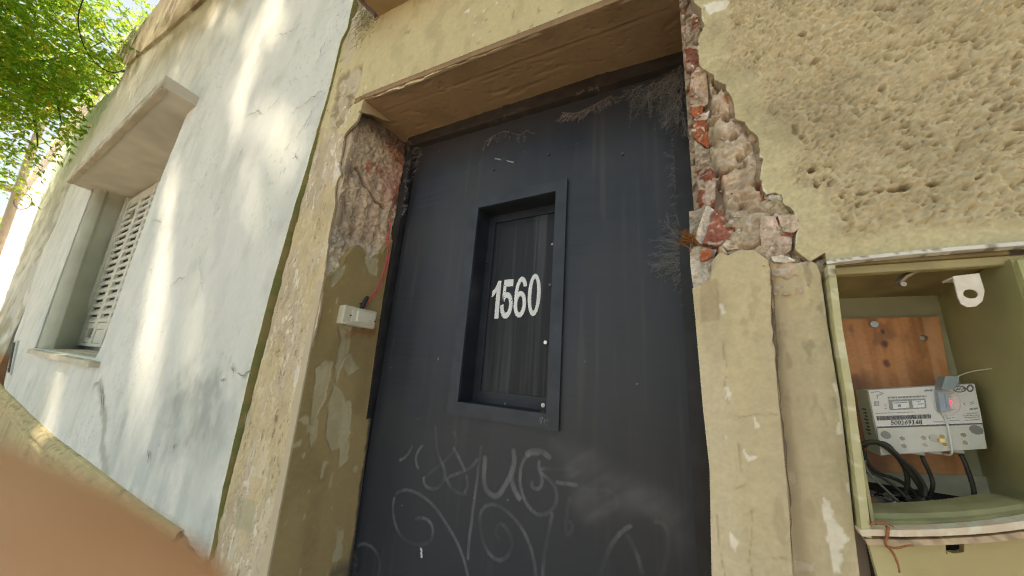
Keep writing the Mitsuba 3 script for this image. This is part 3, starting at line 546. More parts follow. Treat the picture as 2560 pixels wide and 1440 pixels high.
def st_c(u, v, h, side):
    smooth, g, ex = st_masks(u, v)
    c = lerp(vcol(len(u), C(.575, .505, .325)), C(.53, .465, .30), F2(u, v, 10, seed=8))
    c = lerp(c, C(.56, .51, .30), smooth * .8)
    c = lerp(c, C(.36, .31, .20), .65 * sm(-.0005, -.005, h) * (1 - smooth))  # pits darken with depth: their shading is put into the colour
    c = lerp(c, C(.50, .46, .30), .4 * sm(.5, .75, F2(u, v, 7, seed=10)))
    c = grain(c, u, v, .16, 300, 2, .22, 14)
    c = lerp(c, C(.22, .16, .09), np.clip(g, 0, 1) * .75)
    c = lerp(c, C(.80, .79, .68), .9 * inside(WCH, u, v, .001, .004, 80)); 
    c = lerp(c, C(.72, .70, .58), .8 * sm(.003, .0, u - ex) * sm(.5, .6, F2(u, v, 30, seed=11)))
    c[side] = lerp(c[side], C(.34, .27, .18), .7)
    return c
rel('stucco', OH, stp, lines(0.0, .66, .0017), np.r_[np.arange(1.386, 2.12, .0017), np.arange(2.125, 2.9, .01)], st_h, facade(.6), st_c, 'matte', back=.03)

# crumbled masonry between doorway and stucco
mz = [(0.0, 1.34), (.0, 2.9), (.06, 2.9), *[(p[0] + .02, p[1]) for p in st_edge[1:]], (.17, 1.34)]
def mm_depth(u, v):
    slab_ = sm(.028, .040, u - .006 * np.sin(v * 30) + .012 * (F2(u, v, 26, seed=1) - .5))
    return slab_
DK = [(0.0357,1.5357),(0.0422,1.528),(0.0439,1.5033),(0.0374,1.4933),(0.0313,1.5059)]
ORP = [(0.0625,1.7254),(0.0674,1.7091),(0.065,1.6926),(0.0582,1.7005)]; ORP2 = [(0.0964,1.5362),(0.1002,1.5205),(0.1036,1.5017),(0.0964,1.4961),(0.0949,1.5145)]; RDT = [(0.0206,1.9683),(0.0323,1.9446),(0.0396,1.9241),(0.035,1.9058),(0.0224,1.9345)]
def mm_h(u, v):
    s = mm_depth(u, v)
    h = .018 * s + .016 * (F2(u, v, 30, seed=2) - .5) + .013 * (F2(u, v, 90, seed=3) - .5) + .010 * (F2(u, v, 220, seed=4) - .5)
    h = np.where(u > np.interp(v, [p[1] for p in st_edge][::-1], [p[0] for p in st_edge][::-1]) - .006, np.minimum(h, .012), h)
    return h - .02 * inside(DK, u, v, .004, .004) - .014 * sm(.60, .70, F2(u, v, 46, seed=58)) - .010 * sm(.0035, .0005, np.abs(F2(u, v, 24, seed=59) - .5) * .06) - .012 * sm(.006, .001, np.abs(u - .0345 - .006 * np.sin(v * 30) + .010 * (F2(u, v, 26, seed=1) - .5)))
def mm_c(u, v, h, side):
    s = mm_depth(u, v)
    c = lerp(vcol(len(u), C(.36, .28, .20)), C(.53, .44, .32), s)
    c = lerp(c, C(.55, .43, .33), .6 * sm(.4, .65, F2(u, v, 14, seed=5))); c = lerp(c, C(.46, .41, .29), .6 * sm(.5, .7, F2(u, v, 20, seed=6)))
    c = lerp(c, C(.33, .27, .19), .5 * sm(.55, .7, F2(u, v, 60, seed=16)))
    c = lerp(c, C(.52, .20, .11), .9 * np.maximum(inside(ORP, u, v, .002, .006), inside(ORP2, u, v, .001, .003)))
    c = lerp(c, C(.36, .14, .08), .8 * inside(RDT, u, v, .003, .01))
    c = grain(c, u, v, .28, 260, 3, .3, 30)
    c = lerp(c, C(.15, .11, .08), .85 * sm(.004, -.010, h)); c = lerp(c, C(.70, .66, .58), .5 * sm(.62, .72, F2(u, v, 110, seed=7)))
    return c
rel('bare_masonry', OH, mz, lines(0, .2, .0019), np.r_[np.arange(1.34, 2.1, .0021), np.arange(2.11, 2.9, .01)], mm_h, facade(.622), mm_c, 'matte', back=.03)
BM = OH + '__bare_masonry_002'
def chunk(name, pts, y0, proud, tilt, colr, var=.25, seed=0, res=.0016, rough=.004, col2=None):
    P = Polygon(pts).buffer(0); x0, z0, x1, z1 = P.bounds; cx, cz = P.centroid.x, P.centroid.y
    def h(u, v):
        return proud + tilt[0] * (u - cx) + tilt[1] * (v - cz) + rough * (F2(u, v, 60, seed=seed) - .5) * 2 + rough * 1.1 * (F2(u, v, 240, seed=seed + 1) - .5) * 2 - rough * 1.2 * sm(.45, .25, F2(u, v, 45, seed=seed + 9))
    def c(u, v, hh, s):
        q = vcol(len(u), colr) * (1 + var * 2 * (F2(u, v, 70, seed=seed + 2) - .5))[:, None]
        if col2 is not None:
            q = lerp(q, col2, sm(.52, .6, F2(u, v, 55, seed=seed + 3)) * .85)
        q = grain(q, u, v, .34, 420, seed + 4, .35, 60)
        q = lerp(q, C(.60, .54, .46), .55 * sm(.60, .68, F2(u, v, 130, seed=seed + 5)))
        q[s] = lerp(q[s], C(.16, .11, .08), .6)
        return q
    return rel(name, BM, P, lines(x0, x1, res), lines(z0, z1, res), h, facade(y0), c, 'matte', back=.025)
BR, OR = C(.27, .105, .07), C(.42, .145, .068)
chunk('brick', [(0.0012,1.8602),(0.0112,1.8591),(0.0284,1.8419),(0.0296,1.8274),(0.0268,1.8042),(0.0189,1.7973),(0.0043,1.8102),(0.0019,1.8314)], .622, .010, (.2, .1), BR, seed=1, col2=C(.30, .16, .11))
chunk('stone', [(0.0114,1.7853),(0.0216,1.796),(0.0317,1.7951),(0.0366,1.7775),(0.0376,1.7424),(0.0355,1.7187),(0.0299,1.7119),(0.0067,1.7248),(0.007,1.7556)], .622, .012, (-.1, .1), C(.50, .38, .27), seed=2)
chunk('brick', [(0.0065,1.7212),(0.0171,1.7188),(0.0272,1.7111),(0.0236,1.6946),(0.0117,1.6928),(0.007,1.7045)], .622, .010, (0, .2), OR, seed=3)
chunk('stone', [(0.0128,1.6897),(0.0222,1.6924),(0.0366,1.6967),(0.0318,1.6808),(0.0233,1.6787),(0.0105,1.6834)], .622, .012, (0, 0), C(.62, .55, .46), seed=4)
chunk('brick', [(0.0084,1.6823),(0.0289,1.6757),(0.0302,1.6561),(0.031,1.6387),(0.0304,1.6211),(0.024,1.6282),(0.0145,1.6398),(0.0087,1.6522)], .622, .011, (.15, .2), OR, seed=5, col2=C(.45, .13, .06))
chunk('stone', [(0.0088,1.6417),(0.0231,1.6234),(0.0411,1.6144),(0.0406,1.59),(0.0372,1.5748),(0.0202,1.5762),(0.0067,1.5815)], .622, .006, (0, .15), C(.42, .36, .27), seed=6)
chunk('brick', [(0.0088,1.5728),(0.0272,1.5712),(0.0358,1.5562),(0.036,1.5328),(0.0311,1.5048),(0.0188,1.4967),(-0.0004,1.4974),(-0.0006,1.506),(0.0089,1.5312)], .620, .013, (.3, .3), BR, seed=7, col2=C(.62, .54, .46))
chunk('stone', [(-0.0078,1.4959),(0.013,1.4979),(0.0192,1.5027),(-0.0049,1.437),(-0.0092,1.4361)], .612, .004, (.3, .2), C(.40, .36, .29), seed=8)
chunk('stone', [(0.0191,1.5017),(0.0269,1.4956),(0.0307,1.4912),(0.0088,1.4293),(-0.0031,1.4359)], .612, .012, (-.6, .1), C(.62, .57, .47), seed=9)
chunk('brick', [(0.0295,1.4907),(0.0398,1.4909),(0.0434,1.4778),(0.0476,1.4669),(0.0577,1.4574),(0.0488,1.4399),(0.0294,1.423),(0.0093,1.4285)], .614, .016, (-.25, -.1), C(.31, .125, .085), seed=10, var=.35)
chunk('stone', [(0.0416,1.49),(0.0617,1.4898),(0.0635,1.4714),(0.0572,1.4604),(0.049,1.4682)], .622, .008, (0, .1), C(.48, .43, .32), seed=11)
chunk('stone', [(0.0504,1.4466),(0.0627,1.453),(0.0657,1.4374),(0.0589,1.4192),(0.0439,1.4184),(0.0363,1.4263)], .616, .012, (0, .2), C(.68, .63, .54), seed=12, rough=.006)
chunk('stone', [(-0.0101,1.4296),(0.0054,1.4304),(0.0288,1.4217),(0.0213,1.4018),(0.0178,1.3749),(0.0237,1.3644),(0.0023,1.3592),(-0.0078,1.353),(-0.0097,1.3702),(-0.0111,1.3982)], .612, .008, (-.1, 0), C(.62, .58, .48), seed=13)
chunk('brick', [(0.0059,1.419),(0.0107,1.4219),(0.0206,1.4172),(0.0223,1.4086),(0.014,1.4026),(0.0059,1.4007),(0.0028,1.4073)], .612, .015, (0, .3), OR, seed=14, rough=.002)
chunk('stone', [(0.093,1.4881),(0.1023,1.4904),(0.1126,1.4924),(0.1216,1.485),(0.1295,1.4685),(0.1266,1.4637),(0.1097,1.4641),(0.0928,1.4638),(0.0907,1.4746)], .612, .006, (0, .5), C(.40, .36, .24), seed=15)
chunk('stone', [(0.1033,1.5),(0.1117,1.5037),(0.1201,1.4991),(0.1212,1.4905),(0.1124,1.491),(0.1036,1.4929)], .610, .011, (0, 0), C(.78, .76, .66), seed=16)
chunk('stone', [(0.1116,1.4631),(0.1221,1.4659),(0.1332,1.4592),(0.1349,1.4451),(0.1336,1.4375),(0.1266,1.4328),(0.1152,1.4365),(0.1132,1.4501)], .612, .014, (.1, -.1), C(.58, .48, .36), seed=17)
chunk('brick', [(0.1102,1.4634),(0.1116,1.4631),(0.1142,1.4367),(0.1275,1.4327),(0.127,1.4282),(0.1123,1.4317),(0.1111,1.4438)], .612, .010, (0, 0), C(.42, .15, .09), seed=18)
chunk('stone', [(0.0896,1.4623),(0.1086,1.463),(0.1108,1.4452),(0.1126,1.4304),(0.1266,1.4283),(0.123,1.4083),(0.1131,1.402),(0.0962,1.4001),(0.0877,1.4142),(0.0866,1.441)], .612, .010, (-.1, .2), C(.62, .51, .42), seed=19, rough=.006)
chunk('stone', [(0.0964,1.3975),(0.108,1.3987),(0.1193,1.3949),(0.1265,1.3892),(0.1139,1.388),(0.1,1.3901)], .612, .013, (0, .4), C(.74, .72, .63), seed=20)
chunk('stone', [(0.1265,1.4193),(0.1322,1.4084),(0.1357,1.3993),(0.1324,1.3898),(0.1257,1.3905),(0.1231,1.4001)], .622, .004, (0, 0), C(.30, .26, .19), seed=21)
rr = np.random.default_rng(31); rub = []; rubc = []
pal = [C(.56, .47, .36), C(.46, .38, .28), C(.40, .15, .09), C(.66, .61, .52), C(.36, .30, .22)]
for _ in range(420):
    u_ = rr.uniform(.004, .15); v_ = rr.uniform(1.385, 2.0)
    ee = np.interp(v_, [p[1] for p in st_edge][::-1], [p[0] for p in st_edge][::-1])
    if u_ > ee - .004 or (v_ > 1.55 and u_ > .03 and rr.random() < .75): continue
    s_ = rr.uniform(.0012, .0042); m = hull(rr.normal(0, 1, (7, 3)) * s_ * [1, .8, .8] + [u_, .606 + rr.uniform(-.004, .006), v_])
    rub.append(m); rubc.append(np.repeat(pal[rr.integers(5)][None] * rr.uniform(.7, 1.1), len(m.vertices), 0))
kk = numbered(OH + '__rubble'); mm = trimesh.util.concatenate(rub)
scene[kk] = mikit.ply((mm.vertices, mm.faces), 'matte', smooth=False, color=np.vstack(rubc)); tag(kk, kind='stuff')
moss = thing('moss_clump', 'small rusty brown tuft of dry moss at the door edge below the bricks', 'moss')
rr = np.random.default_rng(5); mc = [(-0.0099,0.592,1.4381)][0]
obj('tuft', [tube(spline([np.array(mc) + rr.normal(0, .002, 3), np.array(mc) + rr.normal(0, .006, 3) + [0, -.003, 0], np.array(mc) + rr.normal(0, .009, 3) + [0, -.005, 0]], 5), .0008, 4) for _ in range(60)], 'matte', C(.22, .10, .035), moss, var=.5, scale=300)

# right pilaster strips beside the meter cabinet
s1_top = [(0.0198,1.3971),(0.023,1.403),(0.0326,1.4129),(0.043,1.4062),(0.0568,1.4127),(0.0769,1.4116),(0.0865,1.4012),(0.0936,1.3933)]
s1_right = [(0.093,1.3624),(0.0919,1.3312),(0.0853,1.2052),(0.0848,1.1701),(0.0833,1.0936),(0.0815,1.0494),(0.0782,0.9928)]
s1_left = [(-0.0092,0.9589),(-0.0031,1.0878),(-0.0064,1.1715),(-0.0087,1.3061),(-0.01,1.3552),(0.0024,1.3612),(0.014,1.3671),(0.0178,1.3749)]
s1 = [*s1_top, *s1_right, (.077, .3), (-.003, .3), *s1_left]
s2_top = [(0.0955,1.3685),(0.0992,1.3819),(0.1134,1.383),(0.1245,1.3795),(0.129,1.387),(0.1432,1.3874),(0.1478,1.382),(0.15,1.364)]
s2 = [*s2_top, *[(0.1487,1.2849),(0.1487,1.1972),(0.145,1.1058),(0.142,1.0413),(0.1409,1.0029)], (.14, .3), (.07, .3), *[(0.0796,0.984),(0.0823,1.0496),(0.0841,1.0937),(0.0857,1.1702),(0.0862,1.2053),(0.0928,1.3312)]]
chips1 = [[(0.0229,1.2044),(0.0292,1.2032),(0.03,1.1938),(0.0262,1.1822),(0.0228,1.1903)], [(0.0394,1.1216),(0.0442,1.1132),(0.0532,1.1138),(0.0482,1.1079),(0.0424,1.1028),(0.0417,1.1103)], [(0.0265,1.327),(0.0305,1.3243),(0.0319,1.3142),(0.0274,1.3105)], [(0.0163,1.0147),(0.024,1.0051),(0.0201,0.9949),(0.0161,1.0006)], [(0.019,1.1378),(0.0225,1.133),(0.0172,1.1269)], [(0.0556,1.1655),(0.06,1.154),(0.0566,1.152)]]
chips2 = [[(0.0892,1.0995),(0.096,1.1022),(0.0961,1.0892),(0.0901,1.081)], [(0.1195,1.0783),(0.1257,1.074),(0.1252,1.0558),(0.1315,1.0489),(0.1353,1.0374),(0.1293,1.0234),(0.1249,0.998),(0.1188,0.9961),(0.119,1.0205),(0.1165,1.0536)], [(0.0829,0.9967),(0.0944,0.9976),(0.1041,1.0018),(0.1009,0.9906),(0.0836,0.9852)], [(0.1417,1.1721),(0.1464,1.1703),(0.1456,1.156),(0.1403,1.1553)], [(0.144,1.2218),(0.1481,1.217),(0.1478,1.202),(0.1447,1.2117)], [(0.1404,1.0983),(0.1449,1.097),(0.1458,1.0907),(0.1408,1.0904)]]
pc = [[(0.0001,1.3613),(0.0239,1.3677),(0.0261,1.3219),(0.0237,1.303),(-0.0013,1.3002)]]
cracks1 = [[(0.0252,1.2722),(0.0266,1.2423),(0.0288,1.2307)], [(0.0264,1.219),(0.0227,1.2027),(0.0269,1.1796)], [(0.0022,1.0302),(0.0022,0.9968),(0.006,0.9613)], [(0.042,1.0469),(0.0406,1.021),(0.0343,0.9876),(0.0371,0.9709)], [(0.0393,0.9958),(0.0551,0.9959),(0.0764,1.0008)], [(0.0342,1.1613),(0.0582,1.169),(0.0814,1.1707)], [(0.0338,1.1269),(0.034,1.1115),(0.0332,1.0911)], [(0.0269,1.069),(0.0374,1.0761)]]
def s_h(u, v):
    h = .003 * (F2(u, v, 12, 6, seed=3) - .5) + .001 * (F2(u, v, 90, seed=4) - .5) + .004 * (F2(u, v, 70, 160, seed=5) - .5) * sm(1.2, 1.38, v) * sm(.04, .07, u)
    for p in pc:
        h = h - .002 * inside(p, u, v, .0008, .002)
    for p in cracks1:
        h = h - .0015 * sm(.0014, .0003, nearline(p, u, v) + .002 * (F2(u, v, 120, seed=6) - .5))
    return h + .002 * sm(.088, .080, u)
def s_c(u, v, h, side):
    c = lerp(vcol(len(u), C(.585, .51, .315)), C(.54, .475, .285), F2(u, v, 16, 7, seed=7))
    c = lerp(c, C(.50, .44, .29), .6 * sm(.5, .7, F2(u, v, 8, 5, seed=8)))
    c = lerp(c, C(.62, .55, .39), .5 * sm(1.33, 1.20, v) * sm(.04, .01, u))
    for p in pc:
        c = lerp(c, C(.47, .385, .24), .8 * inside(p, u, v, .0008, .002))
    for p in chips1 + chips2:
        c = lerp(c, C(.78, .74, .62), .92 * inside(p, u, v, .0006, .003, 120))
    for p in cracks1:
        c = lerp(c, C(.34, .28, .18), .5 * sm(.0010, .0002, nearline(p, u, v) + .002 * (F2(u, v, 120, seed=6) - .5)))
    c = grain(c, u, v, .10, 320, 7, .16, 16)
    c = lerp(c, C(.40, .33, .20), .5 * sm(.62, .70, F2(u, v, 60, 30, seed=33)) * sm(.5, .6, F2(u, v, 12, seed=34)))
    c[side] = lerp(c[side], C(.24, .19, .12), .8)
    return c
def s2_h(u, v):
    t = (u - .085) / .07
    h = -.009 + .008 * sm(.35, .75, t) + .004 * (F2(u, v, 14, 6, seed=13) - .5) + .0035 * (F2(u, v, 120, 70, seed=14) - .5) * sm(1.1, 1.3, v) - .006 * sm(.25, .0, t)
    for p in chips2:
        h = h - .001 * inside(p, u, v, .0006, .003, 120)
    return h
def s2_c(u, v, h, side):
    c = s_c(u, v, h, side); t = (u - .085) / .07
    c = lerp(c, C(.43, .36, .23), .75 * sm(.55, .1, t + .3 * (F2(u, v, 40, 8, seed=16) - .5)))
    c = lerp(c, C(.30, .26, .17), .6 * sm(.6, .72, F2(u, v, 90, 40, seed=17)) * sm(1.05, 1.25, v))
    c = lerp(c, C(.76, .70, .58), .7 * sm(.9, 1.0, t + .5 * (F2(u, v, 90, 40, seed=18) - .5)) * sm(.45, .6, F2(u, v, 30, 14, seed=19)))
    return c
rel('pilaster', OH, s1, lines(-.02, .1, .002), np.r_[lines(.3, .9, .05), np.arange(.905, 1.42, .0022)], s_h, facade(.6), s_c, 'matte', back=.03)
rel('pilaster', OH, s2, lines(.06, .16, .002), np.r_[lines(.3, .9, .05), np.arange(.905, 1.42, .0022)], s2_h, facade(.6), s2_c, 'matte', back=.03)
ck = [ribbon_crack([(p[0] + .002, p[1]) for p in s1_right], .0030, facade(.6), .0006, .0008, 71), ribbon_crack([(0.0933,1.3908),(0.0955,1.3685),(0.0909,1.3313),(0.0884,1.2675),(0.0858,1.2052)], .0034, facade(.6), .0012, .001, 72)]
k = obj('crack', ck, 'matte', C(.13, .10, .07), OH + '__pilaster', var=.4); tag(k, kind='stuff')
obj('core', [box(.0, .158, .628, .9, .2, 3.0), box(.158, .8, .66, .9, 1.42, 3.0), box(.33, .8, .63, .9, .2, 1.41), box(.158, .33, .63, .9, .2, .95)], 'matte', C(.42, .34, .26), OH, edge=.1)
obj('wall', box(.352, .664, .5985, .64, 0, 1.388), 'plaster', C(.54, .47, .30), OH, edge=.04)
obj('wall', box(.664, 5.0, .600, .95, 0, 4.3), 'plaster', C(.54, .47, .30), OH, edge=.15)
obj('wall', box(-1.42, .664, .612, .95, 2.88, 4.3), 'plaster', C(.55, .49, .31), OH, edge=.1)
obj('wall', box(-1.42, -1.02, .602, .95, 0, .31), 'plaster', C(.48, .41, .28), OH, edge=.1)
obj('wall', box(-.003, .158, .602, .95, 0, .31), 'plaster', C(.50, .43, .29), OH, edge=.1)
obj('wall', box(.158, .352, .604, .95, 0, .72), 'plaster', C(.50, .43, .29), OH, edge=.1)
obj('body', box(-1.3, 5.0, .96, 6, 0, 4.2), 'matte', C(.5, .44, .3), OH, edge=1)
obj('doorstep', box(-1.02, -.003, .50, 1.0, 0, .055, .01), 'plaster', C(.42, .39, .34), OH, edge=.05)

# ---------------------------------------------------------------- iron door
DR = thing('iron_door', 'dark blue grey iron door with small recessed window numbered 1560 and faint chalky scrawls', 'door')
YD = .862
win = (-.662, -.369, 1.104, 1.757)
strokes = [
    [(-0.7471,1.0192),(-0.7396,0.9946),(-0.7218,0.9463),(-0.6942,0.9127),(-0.6862,0.8821)], [(-0.7671,0.8713),(-0.7316,0.9002),(-0.69,0.9352),(-0.6642,0.967),(-0.6714,1.0158)], [(-0.7671,0.8713),(-0.761,0.8561),(-0.7307,0.8494),(-0.7016,0.863),(-0.693,0.886),(-0.695,0.918)],
    [(-0.6649,0.9723),(-0.6385,0.9443),(-0.6179,0.9217)], [(-0.6782,0.889),(-0.6477,0.9055),(-0.6071,0.9268),(-0.5797,0.9547)], [(-0.6774,0.8838),(-0.6489,0.8636),(-0.6057,0.8627)], [(-0.6103,0.9076),(-0.6042,0.8832),(-0.6105,0.8667)],
    [(-0.5686,0.99),(-0.5718,0.9355),(-0.5757,0.8545),(-0.5791,0.7956),(-0.5796,0.7162)], [(-0.5533,0.9644),(-0.551,0.9192),(-0.5381,0.8872),(-0.5101,0.8787),(-0.4828,0.9085),(-0.4638,0.9459),(-0.4631,0.9969)], [(-0.4646,0.9554),(-0.4575,0.9137),(-0.4378,0.89)],
    [(-0.4219,0.997),(-0.3912,1.0098),(-0.3603,1.0008)], [(-0.3908,1.0022),(-0.4303,0.981),(-0.4393,0.9411),(-0.4266,0.897),(-0.4056,0.8746),(-0.3829,0.8667),(-0.3564,0.8757),(-0.3366,0.9037),(-0.34,0.9337),(-0.3623,0.9516),(-0.3806,0.9618),(-0.3863,0.984)], [(-0.3803,0.9572),(-0.376,0.9397),(-0.3862,0.9222),(-0.4008,0.9227),(-0.4038,0.9341)],
    [(-0.381,0.9691),(-0.3397,0.9769),(-0.3083,0.9818)], [(-0.3363,0.9469),(-0.2871,0.9517)], [(-0.3459,0.8756),(-0.354,0.8269),(-0.3618,0.7751),(-0.3622,0.7427)],
    [(-0.8745,0.8043),(-0.8259,0.826),(-0.7662,0.8225),(-0.7155,0.8075),(-0.6733,0.7819),(-0.6245,0.7456),(-0.5919,0.7081),(-0.5745,0.6772)], [(-0.8789,0.7921),(-0.8714,0.7438),(-0.8345,0.7048),(-0.782,0.695),(-0.7362,0.7055),(-0.7093,0.7277),(-0.7144,0.7565),(-0.7479,0.7686),(-0.7783,0.758)],
    [(-0.5519,0.8119),(-0.5365,0.8488),(-0.5056,0.8588),(-0.4617,0.8478),(-0.4187,0.8184),(-0.3942,0.7824),(-0.3807,0.737)], [(-0.5519,0.8119),(-0.5396,0.7731),(-0.5126,0.7444),(-0.4818,0.7401),(-0.4577,0.7601),(-0.4508,0.7881),(-0.4668,0.8104),(-0.4892,0.8182),(-0.4999,0.8018),(-0.4887,0.7867)],
    [(-0.1102,0.9173),(-0.0933,0.9142),(-0.0866,0.8906),(-0.0926,0.8536),(-0.102,0.8229)], [(-0.1634,0.8964),(-0.1934,0.8657),(-0.2152,0.8254),(-0.2282,0.784)], [(-0.1678,0.8763),(-0.1518,0.8509),(-0.1405,0.8181)], [(-0.2673,0.9507),(-0.2293,0.9536),(-0.2019,0.9529),(-0.1886,0.9372),(-0.2019,0.9182),(-0.2474,0.8953)], [(-0.3011,0.916),(-0.3098,0.8717),(-0.3039,0.8443),(-0.2945,0.859),(-0.2997,0.8701)],
    [(-0.7917,0.9576),(-0.8092,0.9142),(-0.7966,0.8936)], [(-0.8341,0.9509),(-0.8617,0.9108),(-0.8781,0.902)], [(-1.0096,0.625),(-0.9452,0.6395),(-0.9133,0.6249),(-0.9009,0.5765)]]
strokes = [spline([(*p_, 0.0) for p_ in s_], 8 * len(s_))[:, :2] if len(s_) > 2 else np.array(s_) for s_ in strokes]
smear1 = [(-0.2979,0.9776),(-0.2577,0.9552),(-0.1753,0.9602),(-0.0787,0.9362),(-0.051,0.9002),(-0.0664,0.882),(-0.1422,0.9208),(-0.2566,0.8849),(-0.2861,0.911)]
smear2 = [(-0.3534,1.0416),(-0.2297,1.0251),(-0.1492,0.9818),(-0.0639,0.9325),(-0.0724,0.9087),(-0.1755,0.9442),(-0.3081,0.9756)]
drip = [(-0.7444,0.6913),(-0.7394,0.6729)]
DC = C(.023, .030, .042)
def door_c(u, v, h, side):
    a = F2(u, v, 3, 1.2, seed=1); st = F2(u, v, 26, .9, seed=2); br_ = F2(u, v, 3, 160, seed=3, octv=2)
    c = vcol(len(u), DC) * (1 + .5 * (a - .5) + .35 * (st - .5) + .2 * (br_ - .5))[:, None]
    c = lerp(c, C(.040, .044, .050), .55 * sm(.35, .7, F2(u, v, 4, seed=4)))
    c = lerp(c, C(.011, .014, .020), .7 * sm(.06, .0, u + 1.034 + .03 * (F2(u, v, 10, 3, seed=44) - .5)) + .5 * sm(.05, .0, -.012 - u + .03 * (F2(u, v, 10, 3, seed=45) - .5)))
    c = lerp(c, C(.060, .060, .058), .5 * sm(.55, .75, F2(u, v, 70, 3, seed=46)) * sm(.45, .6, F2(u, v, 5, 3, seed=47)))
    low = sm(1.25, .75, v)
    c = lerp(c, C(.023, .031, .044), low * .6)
    c = lerp(c, C(.06, .05, .045), .55 * sm(1.9, 2.15, v + .2 * (F2(u, v, 6, seed=5) - .5)))
    for i, s in enumerate(strokes):
        w = .0055 if i not in (8, 9, 10) else .0085
        m = sm(w, w * .55, nearline(s, u, v)) * (.25 + .75 * F2(u, v, 170, 40, seed=i)) * (.15 + 1.0 * sm(.3, .7, F2(u, v, 11, seed=i + 3)))
        c = lerp(c, C(.17, .19, .21), np.clip(m * (.75 if i in (8, 9, 10, 17, 19) else .6), 0, .7))
    for s in (smear1, smear2):
        m = inside(s, u, v, .03, .04, 14) * F2(u * .8 + v * .6, v * .8 - u * .6, 8, 60, seed=7)
        c = lerp(c, C(.15, .155, .16), .42 * m)
    c = lerp(c, C(.7, .72, .72), .9 * sm(.0035, .0025, nearline(drip, u, v)))
    sp = sm(.972, .982, N2(u, v, 110, seed=8)) * sm(.5, .6, N2(u, v, 9, seed=9))
    c = lerp(c, C(.35, .37, .38), sp * .8)
    return c
leaf_out = [(-1.034, .1), (-1.034, 2.145), (-.012, 2.085), (-.012, .1)]
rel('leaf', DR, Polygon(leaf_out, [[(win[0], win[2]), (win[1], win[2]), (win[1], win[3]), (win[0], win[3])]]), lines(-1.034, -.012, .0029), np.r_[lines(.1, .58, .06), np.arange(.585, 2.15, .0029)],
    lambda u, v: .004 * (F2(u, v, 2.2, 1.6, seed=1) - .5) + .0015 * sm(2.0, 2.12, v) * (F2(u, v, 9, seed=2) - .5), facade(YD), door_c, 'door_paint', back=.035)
FR = C(.022, .023, .026)
obj('frame', hull([(-1.075, y, z) for y in (.838, .90) for z in (.05, 2.16)] + [(-1.043, y, z) for y in (.838, .90) for z in (.05, 2.16)]), 'door_paint', FR, DR, edge=.03, var=.5, scale=30)
obj('frame', hull([(-1.08, y, z) for y in (.836, .90) for z in (2.125, 2.19)] + [(.02, y, z) for y in (.836, .90) for z in (2.06, 2.12)]), 'door_paint', C(.045, .04, .037), DR, edge=.03, var=.5, scale=30)
obj('frame', hull([(x, y, z) for x in (-.036, .01) for y in (.839, .90) for z in (.05, 2.09)]), 'door_paint', FR * .9, DR, edge=.03, var=.5, scale=30)
def wring(x0, x1, z0, z1, x2, x3, z2, z3, y0, y1, name, colr, parent, mat='door_paint'):
    P = Polygon([(x0, z0), (x1, z0), (x1, z1), (x0, z1)], [[(x2, z2), (x3, z2), (x3, z3), (x2, z3)]])
    m = trimesh.creation.extrude_polygon(P, y1 - y0, engine='earcut'); v = m.vertices; m.vertices = np.c_[v[:, 0], y1 - v[:, 2], v[:, 1]]; m.invert() if m.volume < 0 else None
    return obj(name, m, mat, colr, parent, edge=.02, var=.35, scale=20)
wring(-.699, -.333, 1.066, 1.794, *win, .8515, .8605, 'window_frame', DC * 1.25, DR)
wring(win[0] - .004, win[1] + .004, win[2] - .004, win[3] + .004, win[0] + .0008, win[1] - .0008, win[2] + .0008, win[3] - .0008, .8595, .938, 'window_lining', DC * .7, DR)
YG = .932
wring(win[0], win[1], win[2], win[3], win[0] + .028, win[1] - .030, win[2] + .035, win[3] - .03, YG - .006, YG, 'panel_trim', DC * .8, DR)
def pan_c(v):
    s = fbm(np.c_[v[:, 0] * 45, v[:, 0] * 0, v[:, 2] * 1.2]); s2 = fbm(np.c_[v[:, 0] * 130, v[:, 0] * 0, v[:, 2] * 2.5])
    c = lerp(vcol(len(v), C(.014, .017, .021)), C(.060, .070, .078), sm(.42, .72, .6 * s + .4 * s2) * .8)
    return c
obj('window_panel', box(win[0], win[1], YG, YG + .01, win[2], win[3]), 'satin', None, DR, edge=.006, colfn=pan_c)
def screw(x, y, z, r=.004, colr=(.10, .11, .11)):
    obj('screw', [disc((x, y - .001, z), r, .003, n=12), disc((x, y - .0025, z), r * .55, .002, n=6)], 'metal', C(*colr), DR)
for p, c_, r in (([(-0.4047,1.6123)][0], (.25, .25, .22), .0042), ([(-0.4067,1.4768)][0], (.12, .13, .12), .004), ([(-0.4126,1.2971)][0], (.7, .7, .64), .0058), ([(-0.5359,1.1091)][0], (.12, .13, .12), .004), ([(-0.4109,1.1178)][0], (.6, .6, .55), .006), ([(-0.6541,1.5753)][0], (.12, .13, .12), .004), ([(-0.5305,1.7672)][0], (.12, .13, .12), .004)):
    screw(p[0], .926, p[1], r, c_)
for p in ([(-0.4049,1.903)][0], [(-0.6191,1.9035)][0], [(-0.1698,1.8357)][0]):
    screw(p[0], .861, p[1], .0045)
for p in ([(-0.6173,1.9498),(-0.5906,1.937)], [(-0.5645,1.9247),(-0.5357,1.91)]):
    obj('paint_scratch', hull([(x, .858 + dy, z + dz) for (x, z) in p for dz in (-.002, .002) for dy in (0, .004)]), 'matte', C(.32, .35, .37), DR)
def ell(cx, cy, rx, ry, a0=0.0, a1=360.0, n=40):
    return [(cx + rx * math.cos(math.radians(a)), cy + ry * math.sin(math.radians(a))) for a in np.linspace(a0, a1, n)]
def ringd(cx, cy, rx, ry, ix, iy):
    return Polygon(ell(cx, cy, rx, ry), [ell(cx, cy, ix, iy)])
